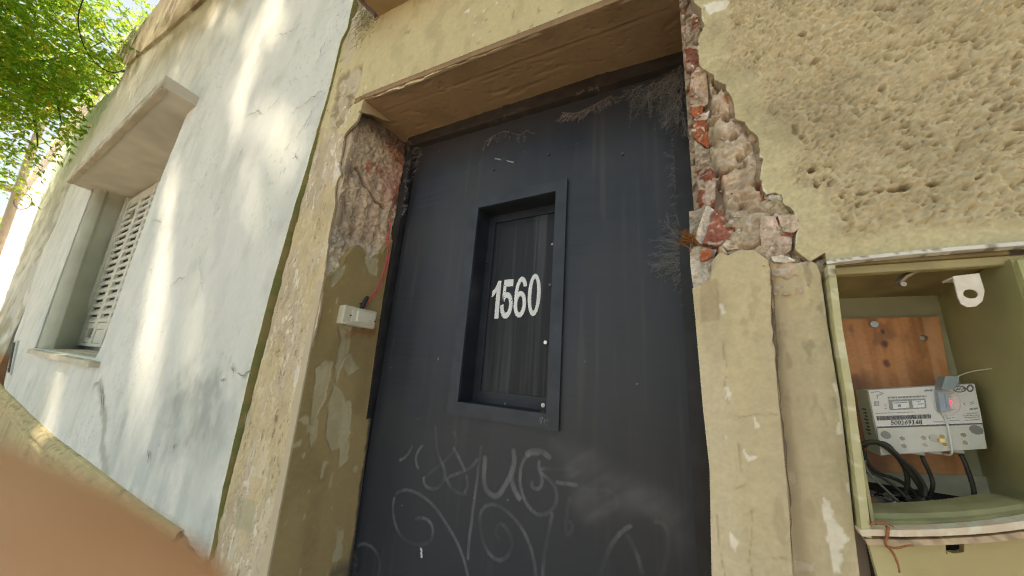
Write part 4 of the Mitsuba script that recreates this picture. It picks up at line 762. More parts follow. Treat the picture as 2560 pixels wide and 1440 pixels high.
DIG = {'0': ringd(.5, .5, .5, .5, .225, .385),
       '1': Polygon([(.52, 0), (1.0, 0), (1.0, 1), (.62, 1), (.48, .88), (.28, .79), (0, .735), (0, .56), (.28, .62), (.52, .71)]),
       '6': ringd(.5, .32, .5, .32, .23, .205).union(Polygon([*ell(.53, .5, .53, .5, 60, 200, 30), *ell(.52, .5, .25, .385, 200, 62, 30)])).union(Polygon([*ell(.53, .72, .46, .28, 8, 90, 12), *ell(.53, .74, .18, .15, 90, 8, 12)])).buffer(.004),
       '5': Polygon([(.16, .97), (.93, .97), (.93, .80), (.37, .80), (.325, .62), (.08, .56), (.06, .47), (.16, .97)][:7] ).union(ringd(.48, .325, .52, .325, .24, .19).difference(Polygon([(-.2, .30), (.30, .36), (.22, .47), (.1, .7), (-.3, .7)]))).buffer(.004)}
HN = DR + '__house_number'
dq = [(-0.6393,1.455),(-0.4473,1.4481)]
for ch, (bx0, bx1, tz0, tz1) in zip('1560', [(-.636, -.602, 1.377, 1.511), (-.598, -.550, 1.376, 1.513), (-.545, -.499, 1.379, 1.519), (-.494, -.448, 1.383, 1.525)]):
    kd = .9315 / .949; bx0, bx1, tz0, tz1 = bx0 * kd, bx1 * kd, 1.2 + (tz0 - 1.2) * kd, 1.2 + (tz1 - 1.2) * kd
    m = trimesh.creation.extrude_polygon(DIG[ch], .0015, engine='earcut'); v = m.vertices
    lo, hi = v.min(0), v.max(0); s_ = (v - lo) / (hi - lo); slope = .0
    m.vertices = np.c_[bx0 + s_[:, 0] * (bx1 - bx0), .9318 - .0015 * s_[:, 2], tz0 + s_[:, 1] * (tz1 - tz0)]
    obj('digit', m, 'satin', C(.80, .83, .84), HN, var=.06)

# ---------------------------------------------------------------- dusty cobwebs
def web(label, strands, colr=(.26, .24, .22), r=.0004):
    t = thing('cobweb', label, 'cobweb', 'dusty cobwebs round the door')
    tag(obj('strands', [tube(p, r * k, 3, cap=False) for p, k in strands], 'matte', C(*colr), t, var=.4, scale=60), kind='stuff')
def fan(c, y, a0, a1, length, n, seed, droop=0.0, spread=0.0, twig=2):
    """strands leaving the line c[0]-c[-1] in directions between a0 and a1 (degrees in the wall), each with side branches"""
    r = np.random.default_rng(seed); out = []; c = np.asarray(c, float)
    d = np.r_[0, np.cumsum(np.hypot(*np.diff(c, axis=0).T))] if len(c) > 1 else np.array([0.])
    def strand(x, z, a, L, k, lev):
        m = max(4, int(L / .006)); P = [(x, y - .002, z)]; yy = y - .002
        for i in range(m):
            a += r.normal(0, .16); x += math.cos(a) * L / m; z += math.sin(a) * L / m - droop * i / m * L / m; yy = min(y - .001, max(y - .03, yy + r.normal(-.0006, .0012)))
            P.append((x, yy, z))
            if lev > 0 and r.random() < .45:
                strand(x, z, a + r.choice([-1, 1]) * r.uniform(.3, .8), L * (1 - i / m) * r.uniform(.3, .7), k * .8, lev - 1)
        out.append((np.array(P), k))
    for i in range(int(n * .62)):
        t = r.random() * d[-1]; x = np.interp(t, d, c[:, 0]) + r.normal(0, spread); z = np.interp(t, d, c[:, 1]) + r.normal(0, spread)
        f = t / d[-1] if d[-1] > 0 else r.random()
        strand(x, z, math.radians(a0 + (a1 - a0) * f + r.normal(0, 10)), length * r.uniform(.3, .9), r.uniform(.6, 1.1), twig)
    return out
def edgeline(px, n):
    return [(np.column_stack([np.interp(np.linspace(0, 1, 14), np.linspace(0, 1, len(px)), [p[0] for p in px]), np.full(14, .855), np.interp(np.linspace(0, 1, 14), np.linspace(0, 1, len(px)), [p[1] for p in px])]), 1.3)] * n
p = [(-0.6695,2.0302),(-0.6302,2.0488),(-0.5786,2.0521),(-0.5175,2.011),(-0.4836,2.0243)]
web('grey cobweb fringe hanging high on the door, above the two pale scratches', fan(p, .858, -115, -65, .055, 34, 1) + edgeline(p, 1))
p = [(-0.3617,2.0478),(-0.3128,2.026),(-0.2604,2.0318),(-0.1981,2.0488)]
web('pinkish grey feathery cobweb just under the top of the door, right of the middle', fan(p, .858, -140, -70, .05, 75, 2) + edgeline(p, 1), (.36, .30, .28))
p = [(-0.3054,2.0715),(-0.2535,2.0618),(-0.2042,2.0556)]
web('faint cobweb on the top frame, above the pinkish feathery one', fan(p, .833, 20, 160, .03, 22, 3), (.25, .21, .2))
p = [(-0.6101,2.0923),(-0.5598,2.0994),(-0.5193,2.1061)]
web('faint cobweb on the top frame left of the middle', fan(p, .833, -160, -20, .03, 20, 4), (.2, .18, .17))
p = [(-0.114,2.0328),(-0.0607,2.0301),(-0.0203,2.0253),(-0.0058,2.0597),(-0.0074,1.966)]
web('large cobweb of drooping strands in the upper right corner of the doorway', fan(p, .838, -140, -85, .15, 60, 5, droop=.3) + fan([(-0.0097,2.0143),(-0.0097,1.8609)], .82, -150, -95, .12, 40, 15, droop=.3), (.27, .25, .23))
p = [(-0.006,1.8435),(-0.0055,1.7507),(-0.005,1.663),(-0.0046,1.5799)]
web('long tangled cobweb along the right edge of the door beside the bricks', fan(p, .85, 140, 230, .05, 130, 6, spread=.008, twig=3) + fan([(q[0] - .02, q[1]) for q in p], .85, 20, 340, .025, 120, 16, spread=.012, twig=2), (.24, .24, .24))
p = [(-0.0158,1.5517),(-0.0147,1.5121),(-0.0167,1.474)]
web('starburst cobweb fanning out over the right of the door at brick height', fan(p, .852, 120, 250, .11, 85, 7), (.27, .27, .27))
p = [(-0.0125,1.4641),(-0.0107,1.4268),(-0.0119,1.3641)]
web('short brownish cobweb at the right door edge below the starburst one', fan(p, .85, 150, 240, .03, 70, 8, spread=.006), (.2, .18, .15))
p = [(-1.0461,2.1375),(-1.0165,2.0486),(-1.0199,1.9722)]
web('cobweb tangle in the upper left corner of the doorway', fan(p, .84, -60, 60, .05, 45, 9, spread=.012) + fan(p, .83, 120, 260, .04, 40, 19, spread=.012), (.24, .21, .2))
p = [(-1.0447,1.9786),(-1.037,1.8636),(-1.0356,1.7815)]
web('thin whitish cobweb down the left door edge above the red wires', fan(p, .836, -60, 30, .035, 50, 10, spread=.004), (.30, .29, .29))
p = [(-0.3775,1.0974),(-0.3654,1.0841)]
web('tiny pale web tuft on the lower right corner of the door window', fan(p, .854, -150, 60, .02, 24, 11), (.38, .38, .37))
p = [(-0.9866,0.5597),(-0.9803,0.6037),(-0.9496,0.597)]
web('dark fuzzy dust web at the foot of the left door edge in view', fan(p, .838, 20, 200, .03, 40, 12, spread=.01), (.10, .10, .09))

# ---------------------------------------------------------------- bell switch and its wires
XS = -1.062
SW = thing('bell_switch', 'cream plastic bell switch box screwed to the left side of the doorway', 'switch')
q = [(0.6693,1.3716),(0.7954,1.393),(0.8035,1.3205),(0.6772,1.315)]
# the box stands on the left reveal, long side going in
y0, y1 = .667, .797
z0, z1 = 1.318, 1.381
obj('base', box(-1.062, -1.030, y0, y1, z0, z1, .003), 'satin', C(.60, .60, .47), SW, edge=.02, var=.1)
obj('plate', box(-1.031, -1.0275, y0 + .030, y1 - .008, z0 + .010, z1 - .008, .002), 'satin', C(.66, .66, .54), SW, edge=.02, var=.08)
obj('rocker', hull([(-1.0285, y0 + .047, z0 + .014), (-1.0285, y1 - .020, z0 + .014), (-1.0285, y0 + .047, z1 - .012), (-1.0285, y1 - .020, z1 - .012), (-1.021, y0 + .05, z1 - .014), (-1.021, y1 - .023, z1 - .014), (-1.024, y0 + .05, z0 + .016), (-1.024, y1 - .023, z0 + .016)]), 'satin', C(.70, .70, .58), SW, edge=.02, var=.06)
for yy, zz in ((y0 + .026, (z0 + z1) / 2), (y1 - .006, (z0 + z1) / 2 - .004)):
    obj('screw', disc((-1.029, yy, zz), .0032, .003, (1, 0, 0), 10), 'metal', C(.12, .11, .09), SW)
for k in range(2):
    obj('mark', box(-1.0215, -1.0205, y1 - .036 + .005 * k, y1 - .0345 + .005 * k, z0 + .020, z0 + .025), 'matte', C(.2, .2, .17), SW)
wy = [(-1.05,0.794,1.7602),(-1.05,0.8019,1.712),(-1.05,0.8063,1.6713),(-1.05,0.818,1.6337),(-1.05,0.8218,1.5769),(-1.05,0.8128,1.5093),(-1.05,0.7922,1.4491),(-1.05,0.7681,1.4132),(-1.05,0.7558,1.3913)]
wire = thing('red_wire', 'thin red wire running down the left reveal into the bell switch, nearer the door', 'wire', 'pair of red bell wires')
obj('core', tube(spline(wy, 50), .0021, 6), 'satin', C(.60, .09, .10), wire, smooth=True)
wire = thing('red_wire', 'thin red wire running down the left reveal into the bell switch, further from the door', 'wire', 'pair of red bell wires')
w2 = [(x + .002, y + (-.009 if 1 < i < 8 else .0) - .003, z + .002) for i, (x, y, z) in enumerate(wy)]
obj('core', tube(spline(w2, 50), .0021, 6), 'satin', C(.60, .10, .11), wire, smooth=True)
tp = [(-1.048,0.7579,1.4302),(-1.048,0.7462,1.398),(-1.048,0.7429,1.3828)]
tape = thing('insulating_tape', 'black tape wrapped round the red wires where they enter the switch', 'tape')
obj('wrap', tube(spline(tp, 8), [.006, .0062, .0068, .007, .0072, .0072, .007, .0075], 8), 'satin', C(.03, .03, .03), tape, smooth=True)
obj('loose_end', hull([(tp[1][0] + dx, tp[1][1] + dy, tp[1][2] + dz) for dx, dy, dz in ((.002, -.018, .004), (.002, -.014, -.002), (.005, 0, -.004), (.005, .002, .004), (.0, 0, 0))]), 'satin', C(.03, .03, .03), tape)

# ---------------------------------------------------------------- meter cabinet
MC = thing('meter_cabinet', 'open olive painted electricity meter cabinet with chipped frame let into the wall', 'cabinet')
CAB = C(.40, .38, .19)
XL, XR, YB = .1645, .316, .746
botc = [(0.1448,1.0483),(0.1525,1.0511),(0.1784,1.0571),(0.2073,1.0655),(0.2246,1.0711),(0.2406,1.0767),(0.2561,1.0829),(0.2698,1.0889),(0.2859,1.0964)]
topc = [(0.154,1.3806),(0.1704,1.3829),(0.2096,1.3848),(0.2421,1.3859),(0.285,1.3863),(0.3266,1.3864),(0.3539,1.3864)]
leftc = [(0.1555,1.3757),(0.152,1.288),(0.1519,1.2031),(0.1478,1.1063),(0.1455,1.0484)]
def strip_along(pts, prof, name, colfn, mat='satin', parent=MC):
    """prof: (y, in-plane offset to the left of the path) outline, swept along pts (x, z)"""
    p = np.asarray(pts, float); d = np.r_[0, np.cumsum(np.hypot(*np.diff(p, axis=0).T))]; s = lines(0, d[-1], .004); p = np.c_[np.interp(s, d, p[:, 0]), np.interp(s, d, p[:, 1])]
    t = np.gradient(p, axis=0); t /= np.linalg.norm(t, axis=1, keepdims=True); nn = np.c_[-t[:, 1], t[:, 0]]
    k = len(prof); V = np.stack([np.r_[(p[i, 0] + nn[i, 0] * o, y, p[i, 1] + nn[i, 1] * o)] for i in range(len(p)) for y, o in prof])
    i, j = np.meshgrid(np.arange(len(p) - 1), np.arange(k), indexing='ij'); a, b = i * k + j, i * k + (j + 1) % k
    q = np.stack([a, b, b + k, a + k], -1).reshape(-1, 4); F = np.vstack([q[:, [0, 1, 2]], q[:, [0, 2, 3]]])
    m = trimesh.Trimesh(V, F, process=False)
    return obj(name, m, mat, None, parent, colfn=colfn)
def lip_c(base, chip_c, thr=.55, sc=90):
    def fn(v):
        c = tint(v, base, .15, 40); return lerp(c, chip_c, sm(thr, thr + .03, fbm(v * sc)) * .9)
    return fn
# frame: top lip white and flaking, left lip, bottom lip
strip_along(topc, [(.585, 0), (.585, -.0045), (.60, -.0045), (.60, 0)], 'top_lip', lip_c(C(.68, .68, .62), C(.22, .17, .12), .56))
strip_along(leftc, [(.587, 0.0), (.587, .0075), (.64, .0075), (.64, 0.0)], 'left_lip', lambda v: lerp(lip_c(C(.50, .48, .27), C(.62, .60, .42), .62)(v), C(.10, .07, .05), .9 * sm(.53, .56, fbm(v * 70)) * sm(1.355, 1.365, v[:, 2]) * sm(1.385, 1.375, v[:, 2])))
strip_along(botc, [(.585, 0), (.585, .0062), (.60, .0062), (.60, 0)], 'bottom_lip', lambda v: lerp(tint(v, C(.66, .56, .42), .1, 30), C(.72, .74, .62), .8 * sm(.5, .6, fbm(v * 120))))
botf = lambda x: np.interp(x, [p[0] for p in botc], [p[1] for p in botc])
xs = np.linspace(.163, .40, 40); V = []; prof = [(.600, .0055), (.602, .0070), (.606, .0062), (.609, .0082), (.616, .0088), (.620, .0135), (.642, .0140), (.645, .0110), (.675, .0100)]
V = np.array([(x, y, botf(x) + dz * (1 - .45 * min(1, (x - .163) / .15))) for x in xs for y, dz in prof]); n = len(prof); i, j = np.meshgrid(np.arange(39), np.arange(n - 1), indexing='ij'); q = np.stack([i * n + j, (i + 1) * n + j, (i + 1) * n + j + 1, i * n + j + 1], -1).reshape(-1, 4)
obj('bottom_rim', trimesh.Trimesh(V, np.vstack([q[:, [0, 1, 2]], q[:, [0, 2, 3]]]), process=False), 'satin', C(.35, .34, .18), MC, var=.45, scale=40)
obj('back_wall', box(XL - .003, XR + .003, YB, YB + .004, 1.02, 1.42), 'satin', C(.36, .36, .22), MC, edge=.02, var=.25)
obj('right_wall', hull([(XR, .597, 1.03), (XR, .597, 1.37), (XR, YB + .002, 1.03), (XR, YB + .002, 1.37), (XR + .003, .597, 1.03), (XR + .003, .597, 1.37), (XR + .003, YB + .002, 1.03), (XR + .003, YB + .002, 1.37)]), 'satin', C(.34, .33, .16), MC, edge=.015, var=.3, scale=14)
obj('left_wall', box(XL - .006, XL - .003, .60, YB, 1.03, 1.385), 'satin', C(.34, .33, .17), MC, edge=.03)
obj('right_flange', hull([(XR + .001, .59, 1.0), (.352, .59, 1.0), (XR + .001, .59, 1.366), (.352, .59, 1.37), (XR + .001, .597, 1.0), (.352, .597, 1.0), (XR + .001, .597, 1.366), (.352, .597, 1.37)]), 'satin', C(.42, .42, .20), MC, edge=.03, var=.2)
obj('top_wall', hull([(x, y, z + dz) for x in (XL - .004, XR + .004) for y, z in ((.603, 1.378), (YB + .002, 1.362)) for dz in (0, .004)]), 'satin', C(.24, .20, .10), MC, edge=.015, var=.4, scale=30)
obj('top_channel', [box(XL - .003, XR + .04, .606, .616, 1.366, 1.377, .001), box(XL - .003, XR, .630, .634, 1.370, 1.3775)], 'satin', C(.38, .34, .17), MC, edge=.02, var=.3, scale=40)
obj('floor', box(XL - .003, XR + .003, .66, YB, 1.045, 1.058), 'matte', C(.16, .14, .12), MC, edge=.006, var=.8, scale=130)
obj('floor_gap', box(XL, XR, YB - .004, YB + .001, 1.040, 1.0825), 'matte', C(.035, .03, .025), MC, edge=.01, var=.8, scale=200)  # near-black plate, the shade of an open gap put into its colour
obj('floor_ledge', hull([(XL, YB - .006, 1.083), (XR, YB - .006, 1.083), (XL, YB, 1.083), (XR, YB, 1.083), (XL, YB - .006, 1.112), (XR, YB - .006, 1.112), (XL, YB, 1.112), (XR, YB, 1.112)]), 'satin', C(.42, .42, .30), MC, edge=.01, var=.2, scale=50)
obj('floor_flap', hull([(XR - .002, .66, 1.085), (XR - .002, .73, 1.085), (XR - .04, .665, 1.066), (XR - .035, .70, 1.070), (XR - .002, .66, 1.082), (XR - .002, .73, 1.082), (XR - .04, .665, 1.064)]), 'satin', C(.36, .36, .22), MC, edge=.01, var=.3, scale=60)
# round emboss on the right wall, hasp, clip
ring = [(XR - .001, .618 + .026 * math.cos(a), 1.160 + .030 * math.sin(a)) for a in np.linspace(0, 2 * math.pi, 40)]
obj('embossed_ring', tube(ring, .0016, 6), 'satin', C(.46, .48, .22), MC, var=.2)
hq = [(0.2741,1.3548),(0.2941,1.3567),(0.2944,1.3357),(0.2907,1.3236),(0.285,1.3175),(0.2793,1.3167),(0.2749,1.3203),(0.2737,1.3278)]
hasp_P = Polygon(hq).buffer(.0006, join_style=1); hc = [(0.2836,1.3323)][0]
hasp_P = hasp_P.difference(shapely.Point(hc).buffer(.0058))
m = trimesh.creation.extrude_polygon(hasp_P, .002, engine='earcut'); v = m.vertices; m.vertices = np.c_[v[:, 0], .608 - v[:, 2], v[:, 1]]
hz = max(p[1] for p in hq)
obj('hasp', [m, box(min(p[0] for p in hq) + .001, max(p[0] for p in hq) - .002, .6085, .632, hz - .003, hz - .001)], 'satin', C(.74, .70, .60), MC, edge=.004, var=.15, scale=200)
cl = [(0.2304,0.625,1.3523),(0.2403,0.625,1.3639),(0.2514,0.625,1.3696),(0.2652,0.625,1.3711)]
obj('clip', [tube(cl, [.0035, .004, .003, .001], 6), disc([(0.2348,0.62,1.3512)][0], .0032, .005, n=10)], 'metal', C(.35, .3, .24), MC, var=.3)
# lower cabinet door
LD = [(0.1525,1.0422),(0.1816,1.0489),(0.2074,1.057),(0.241,1.069),(0.2702,1.0807),(0.2861,1.0873)]
strip_along([(0.1483,1.0449),(0.1815,1.053),(0.2073,1.0607),(0.2406,1.0721),(0.2699,1.0841),(0.2858,1.091)], [(.591, 0), (.591, -.0055), (.60, -.0055), (.60, 0)], 'lower_lip', lambda v: lerp(tint(v, C(.52, .42, .28), .2, 40), C(.24, .18, .12), .7 * sm(.5, .6, fbm(v * np.array([60, 60, 300])))))
lo = MC + '__lower_door'
ldp = Polygon([*LD, (.66, .70), (.163, .70), (.1575, .99)], [[(0.2153,1.0577),(0.2296,1.0631),(0.2271,1.0504),(0.2136,1.0458)]])
x0, zz0, x1, zz1 = ldp.bounds
rel('panel', lo, ldp, lines(x0, x1, .003), lines(zz0, zz1, .003), lambda u, v: .002 * (F2(u, v, 8, seed=1) - .5), facade(.600), lambda u, v, h, s: lerp(lerp(vcol(len(u), C(.44, .41, .19)), C(.40, .33, .16), F2(u, v, 14, seed=2)), C(.55, .52, .28), .5 * sm(.19, .165, u)), 'satin', back=.008)
lk = [(0.2169,1.0579),(0.2289,1.0491)]
obj('lock_recess', box(lk[0][0] - .004, lk[1][0] + .004, .611, .62, lk[1][1] - .004, lk[0][1] + .004), 'matte', C(.02, .02, .02), lo)
obj('lock_bolt', hull([(lk[0][0] + .004, .608, lk[0][1] - .001), (lk[1][0], .608, lk[0][1] - .001), (lk[0][0] + .004, .610, lk[1][1] + .007), (lk[1][0], .610, lk[1][1] + .007), (lk[0][0] + .004, .611, lk[0][1]), (lk[1][0], .611, lk[1][1] + .006)]), 'metal', C(.30, .30, .27), lo)
obj('seam_shadow', box(.1555, .1612, .612, .62, .7, 1.39), 'matte', C(.06, .05, .04), MC)
rustp = [[(0.153,0.584,1.0621),(0.1598,0.584,1.0662),(0.1644,0.584,1.0654),(0.1663,0.584,1.0608)], [(0.1615,0.584,1.067),(0.1694,0.584,1.0666),(0.1719,0.584,1.0649)], [(0.1678,0.583,1.065),(0.166,0.583,1.0591),(0.1642,0.583,1.0528),(0.1629,0.583,1.0459),(0.1661,0.583,1.0444),(0.1737,0.583,1.0462),(0.1846,0.583,1.0511)], [(0.1647,0.59,1.0432),(0.1682,0.59,1.0395),(0.1708,0.59,1.0319),(0.1718,0.59,1.0239),(0.1714,0.59,1.0193)]]
rs = thing('rust_drip', 'reddish brown dried drip running over the lower lip of the meter cabinet', 'drip')
obj('trail', [tube(spline(p, 26), [(.0010 if k < 2 else .0013) * (1 - .6 * t) + .0003 for t in np.linspace(0, 1, 26)], 6) for k, p in enumerate(rustp)], 'satin', C(.30, .12, .045), rs, var=.4, scale=200, smooth=True)

# wooden board and the meter on it
WB = thing('wooden_board', 'orange brown wooden mounting board behind the electricity meter', 'board')
bq = [(0.1994,1.3264),(0.3089,1.3283),(0.2967,1.1115),(0.1995,1.0969)]
hol = [[(0.2883,1.2958)][0]]
bp_ = Polygon(bq).difference(shapely.Point(hol[0]).buffer(.0042))
KN = [([(0.2454,1.2859)][0], .009), ([(0.2429,1.2565)][0], .008), ([(0.2459,1.3047)][0], .006)]
def wood_c(u, v, h, s):
    g = F2(u, v, 110, 7, seed=1); g2 = F2(u, v, 26, 5, seed=2)
    c = lerp(lerp(vcol(len(u), C(.62, .31, .13)), C(.53, .24, .09), sm(.35, .65, g)), C(.62, .32, .14), .7 * sm(.45, .7, g2))
    bands = np.floor(u * 95 + .3); c = c * (.93 + .14 * noise(np.stack([bands * 3.7, bands * 0, bands * 0], -1)))[:, None]
    c = grain(c, u, v, .10, 300, 12, .25, 40); c = lerp(c, C(.25, .12, .07), .6 * sm(.62, .72, F2(u, v, 60, 25, seed=13)) * sm(.45, .6, F2(u, v, 14, seed=14))); c = lerp(c, C(.62, .40, .22), .5 * sm(.62, .72, F2(u, v, 90, 9, seed=15)))
    for q_, r in (KN):
        c = lerp(c, C(.12, .06, .045), .85 * sm(r, r * .4, np.hypot((u - q_[0]) * 1.6, v - q_[1]) + .006 * (F2(u, v, 90, seed=3) - .5)))
    c = lerp(c, C(.20, .09, .05), .7 * sm(1.245, 1.23, v + .02 * (F2(u, v, 60, seed=4) - .5)) * sm(.24, .21, u)); c = lerp(c, C(.30, .13, .06), .6 * sm(1.322, 1.334, v + .012 * (F2(u, v, 40, seed=5) - .5)))
    return c
x0, zz0, x1, zz1 = bp_.bounds
rel('plank', WB, bp_, lines(x0, x1, .0013), lines(zz0, zz1, .0013), lambda u, v: .0008 * (F2(u, v, 60, 6, seed=6) - .5), facade(.737), wood_c, 'satin', back=.008)
obj('screw', disc([(0.2372,0.735,1.3163)][0], .0048, .004, n=14), 'metal', C(.40, .42, .40), WB)
obj('screw', disc((hol[0][0], .744, hol[0][1]), .0032, .004, n=14), 'metal', C(.5, .5, .48), WB)

EM = thing('electricity_meter', 'white electricity meter with barcode, serial number and red light on the wooden board', 'meter')
YM = .69
mq = [(0.2022,1.2137),(0.3047,1.2306),(0.3015,1.1514),(0.2034,1.1269)]
MB = hull([(x, y, z) for (x, z) in mq for y in (.691, .737)])
obj('body', MB, 'satin', C(.56, .58, .54), EM, edge=.01, var=.06)
fp = hull([(x, y, z) for (x, z) in [(0.2028,1.2133),(0.3043,1.2299),(0.3027,1.1813),(0.2039,1.1631)] for y in (.6885, .6915)])
obj('faceplate', fp, 'satin', C(.70, .72, .69), EM, edge=.01, var=.05)
obj('terminal_cover', hull([(x, y, z) for (x, z), y in zip([*[(0.2034,1.1624),(0.3011,1.1804),(0.2993,1.1522),(0.2027,1.1286)], *[(0.2046,1.1622),(0.3029,1.1802),(0.3013,1.1516),(0.2036,1.1274)]], [.6855] * 4 + [.6915] * 4)]), 'gloss', C(.60, .62, .57), EM, edge=.008, var=.12, scale=50)
def mark(name, polys, y, colr, mat='matte', t=.0006, parent=EM, **k):
    ms = []
    for p in polys:
        m = trimesh.creation.extrude_polygon(p if hasattr(p, 'geom_type') else Polygon(p), t, engine='earcut'); v = m.vertices; ms.append(trimesh.Trimesh(np.c_[v[:, 0], y - v[:, 2], v[:, 1]], m.faces, process=False))
    return obj(name, ms, mat, colr, parent, **k)
FP = .6885
mark('divider_line', [[(0.2047,1.1646),(0.3026,1.1822),(0.3025,1.1813),(0.2046,1.1633)]], FP, C(.12, .13, .13))
mark('display', [[(0.2214,1.2022),(0.2573,1.2074),(0.2563,1.1948),(0.2207,1.1882)]], FP, C(.30, .31, .29), 'satin', t=.001)
mark('display_glass', [[(0.2245,1.2001),(0.2404,1.2026),(0.24,1.1939),(0.2244,1.1904)], [(0.2439,1.2033),(0.2553,1.2053),(0.2547,1.1961),(0.2437,1.1937)]], FP - .001, C(.74, .78, .80), 'gloss', t=.0005)
mark('display_segment', [[(0.2254,1.1987),(0.2386,1.2013),(0.2385,1.2001),(0.2253,1.1976)], [(0.2294,1.1968),(0.2322,1.1974),(0.232,1.1942),(0.2293,1.1936)], [(0.2482,1.2028),(0.2514,1.2034),(0.2515,1.2026),(0.2483,1.2018)], [(0.2487,1.1996),(0.2543,1.2009),(0.2542,1.2),(0.2487,1.1986)]], FP - .0015, C(.25, .27, .28))
bars = []; r = np.random.default_rng(3); x = 328.0
while x < 812:
    w = r.choice([3, 4, 6, 9]); bars.append((x, w)); x += w + r.choice([3, 4, 6])
BX0, BX1, BX2, BX3 = (np.array(q_) for q_ in [(0.2061,1.1785),(0.2594,1.1875),(0.2591,1.1822),(0.2061,1.1728)])
mark('barcode', [[tuple(BX0 + (BX1 - BX0) * (a - 328) / 492), tuple(BX0 + (BX1 - BX0) * (a + w - 328) / 492), tuple(BX3 + (BX2 - BX3) * (a + w - 328) / 492), tuple(BX3 + (BX2 - BX3) * (a - 328) / 492)] for a, w in bars], FP, C(.10, .11, .12))
SA, SB, ST = (np.array(q_) for q_ in [(0.2191,1.1688),(0.2491,1.1736),(0.22,1.1746)])
tm = meshkit.text_mesh('500169148', 1.0, .01, bold=True); v = tm.vertices; lo_, hi_ = v.min(0), v.max(0); s_ = (v - lo_) / (hi_ - lo_)
tm.vertices = np.c_[SA[0] + (SB[0] - SA[0]) * s_[:, 0] + (ST[0] - SA[0]) * s_[:, 1], FP - .0005 * s_[:, 2], SA[1] + (SB[1] - SA[1]) * s_[:, 0] + (ST[1] - SA[1]) * s_[:, 1]]
obj('serial_number', tm, 'matte', C(.05, .05, .055), EM)
def rowbars(x0, y0, x1, y1, h, n, seed):
    r = np.random.default_rng(seed); out = []; t = 0.0
    while t < 1:
        w = min(1 - t, r.uniform(.5, 1.6) / n); xa, xb = x0 + (x1 - x0) * t, x0 + (x1 - x0) * (t + w); ya, yb = y0 + (y1 - y0) * t, y0 + (y1 - y0) * (t + w)
        out.append([(xa, ya), (xb, yb), (xb, yb + h), (xa, ya + h)]); t += w + .35 / n
    return out
EG = np.array([(0.2026,1.2245),(0.263,1.2291),(0.3167,1.2332),(0.1953,1.1722),(0.2551,1.1797),(0.3083,1.1864),(0.1884,1.1218),(0.2474,1.1321),(0.3001,1.1412)]).reshape(3, 3, 2)
def quad3(t):
    return np.array([(1 - t) * (1 - 2 * t), 4 * t * (1 - t), t * (2 * t - 1)])
def em(p):
    """from the drawing of the meter's front (240..1340 across, 200..880 down) to metres on that front"""
    return [tuple(np.einsum('j,i,jik->k', quad3((b - 200) / 680), quad3((a - 240) / 1100), EG)) for a, b in p]
tiny = [p for a in [(430,332,778,318,15,16,1), (760,268,850,262,16,1,2), (1140,478,1250,472,6,6,3), (1108,500,1254,492,6,8,4), (1115,518,1254,510,6,8,5), (1122,540,1256,532,6,8,6), (840,556,930,552,5,5,7), (985,545,1082,538,5,6,8), (950,522,1045,516,6,3,9), (320,478,660,466,5,14,10), (400,402,430,400,5,1,11), (402,418,432,416,5,1,12), (400,436,428,434,5,1,13), (978,303,1010,300,6,2,14), (1165,436,1240,428,14,3,15), (965,445,1035,440,5,3,16), (960,330,1010,326,5,2,17)] for p in rowbars(*a)]
mark('fine_print', [em(p) for p in tiny], FP, C(.27, .28, .29))
def ringp(cx, cy, rx, ry, k=.75, n=30):
    a = np.linspace(0, 2 * math.pi, n, endpoint=False)
    return Polygon(em([(cx + rx * math.cos(t), cy + ry * math.sin(t)) for t in a]), [em([(cx + rx * k * math.cos(t), cy + ry * k * math.sin(t)) for t in a])])
mark('emblem', [ringp(1075, 262, 62, 30, .72), ringp(1172, 255, 32, 34, .6), Polygon(em([(1040,268),(1060,250),(1066,256),(1046,274)])), Polygon(em([(1066,270),(1080,248),(1086,252),(1074,274)])), Polygon(em([(1088,268),(1110,252),(1112,258),(1092,275)]))], FP, C(.14, .15, .17))
for p_ in [Polygon(em([(305,372),(350,368),(354,412),(309,416)]), [em([(311,378),(345,374),(348,406),(314,410)])]), Polygon(em([(318,384),(338,382),(340,400),(320,402)]), [em([(322,388),(334,386),(336,396),(324,398)])]),
    Polygon(em([(1108,388),(1114,387),(1119,398),(1122,386),(1127,386),(1120,408),(1117,408)])), Polygon(em([(1165,385),(1205,372),(1206,376),(1166,389)])), Polygon(em([(1170,400),(1212,385),(1213,389),(1171,404)])),
    Polygon(em([(272,292),(340,280),(390,298),(388,303),(340,286),(274,297)])), Polygon(em([(325,318),(360,310),(395,300),(396,304),(362,315),(327,322)])), Polygon(em([(330,320),(336,319),(342,350),(337,351)]))]:
    mark('symbol', [p_], FP, C(.32, .33, .34))
obj('light_ring', tube([(*(lambda q_: (q_[0], FP - .0006, q_[1]))(em([(965 + 118 * math.cos(a), 392 + 112 * math.sin(a))])[0]),) for a in np.linspace(0, 2 * math.pi, 48)], .0006, 5), 'satin', C(.62, .64, .60), EM)
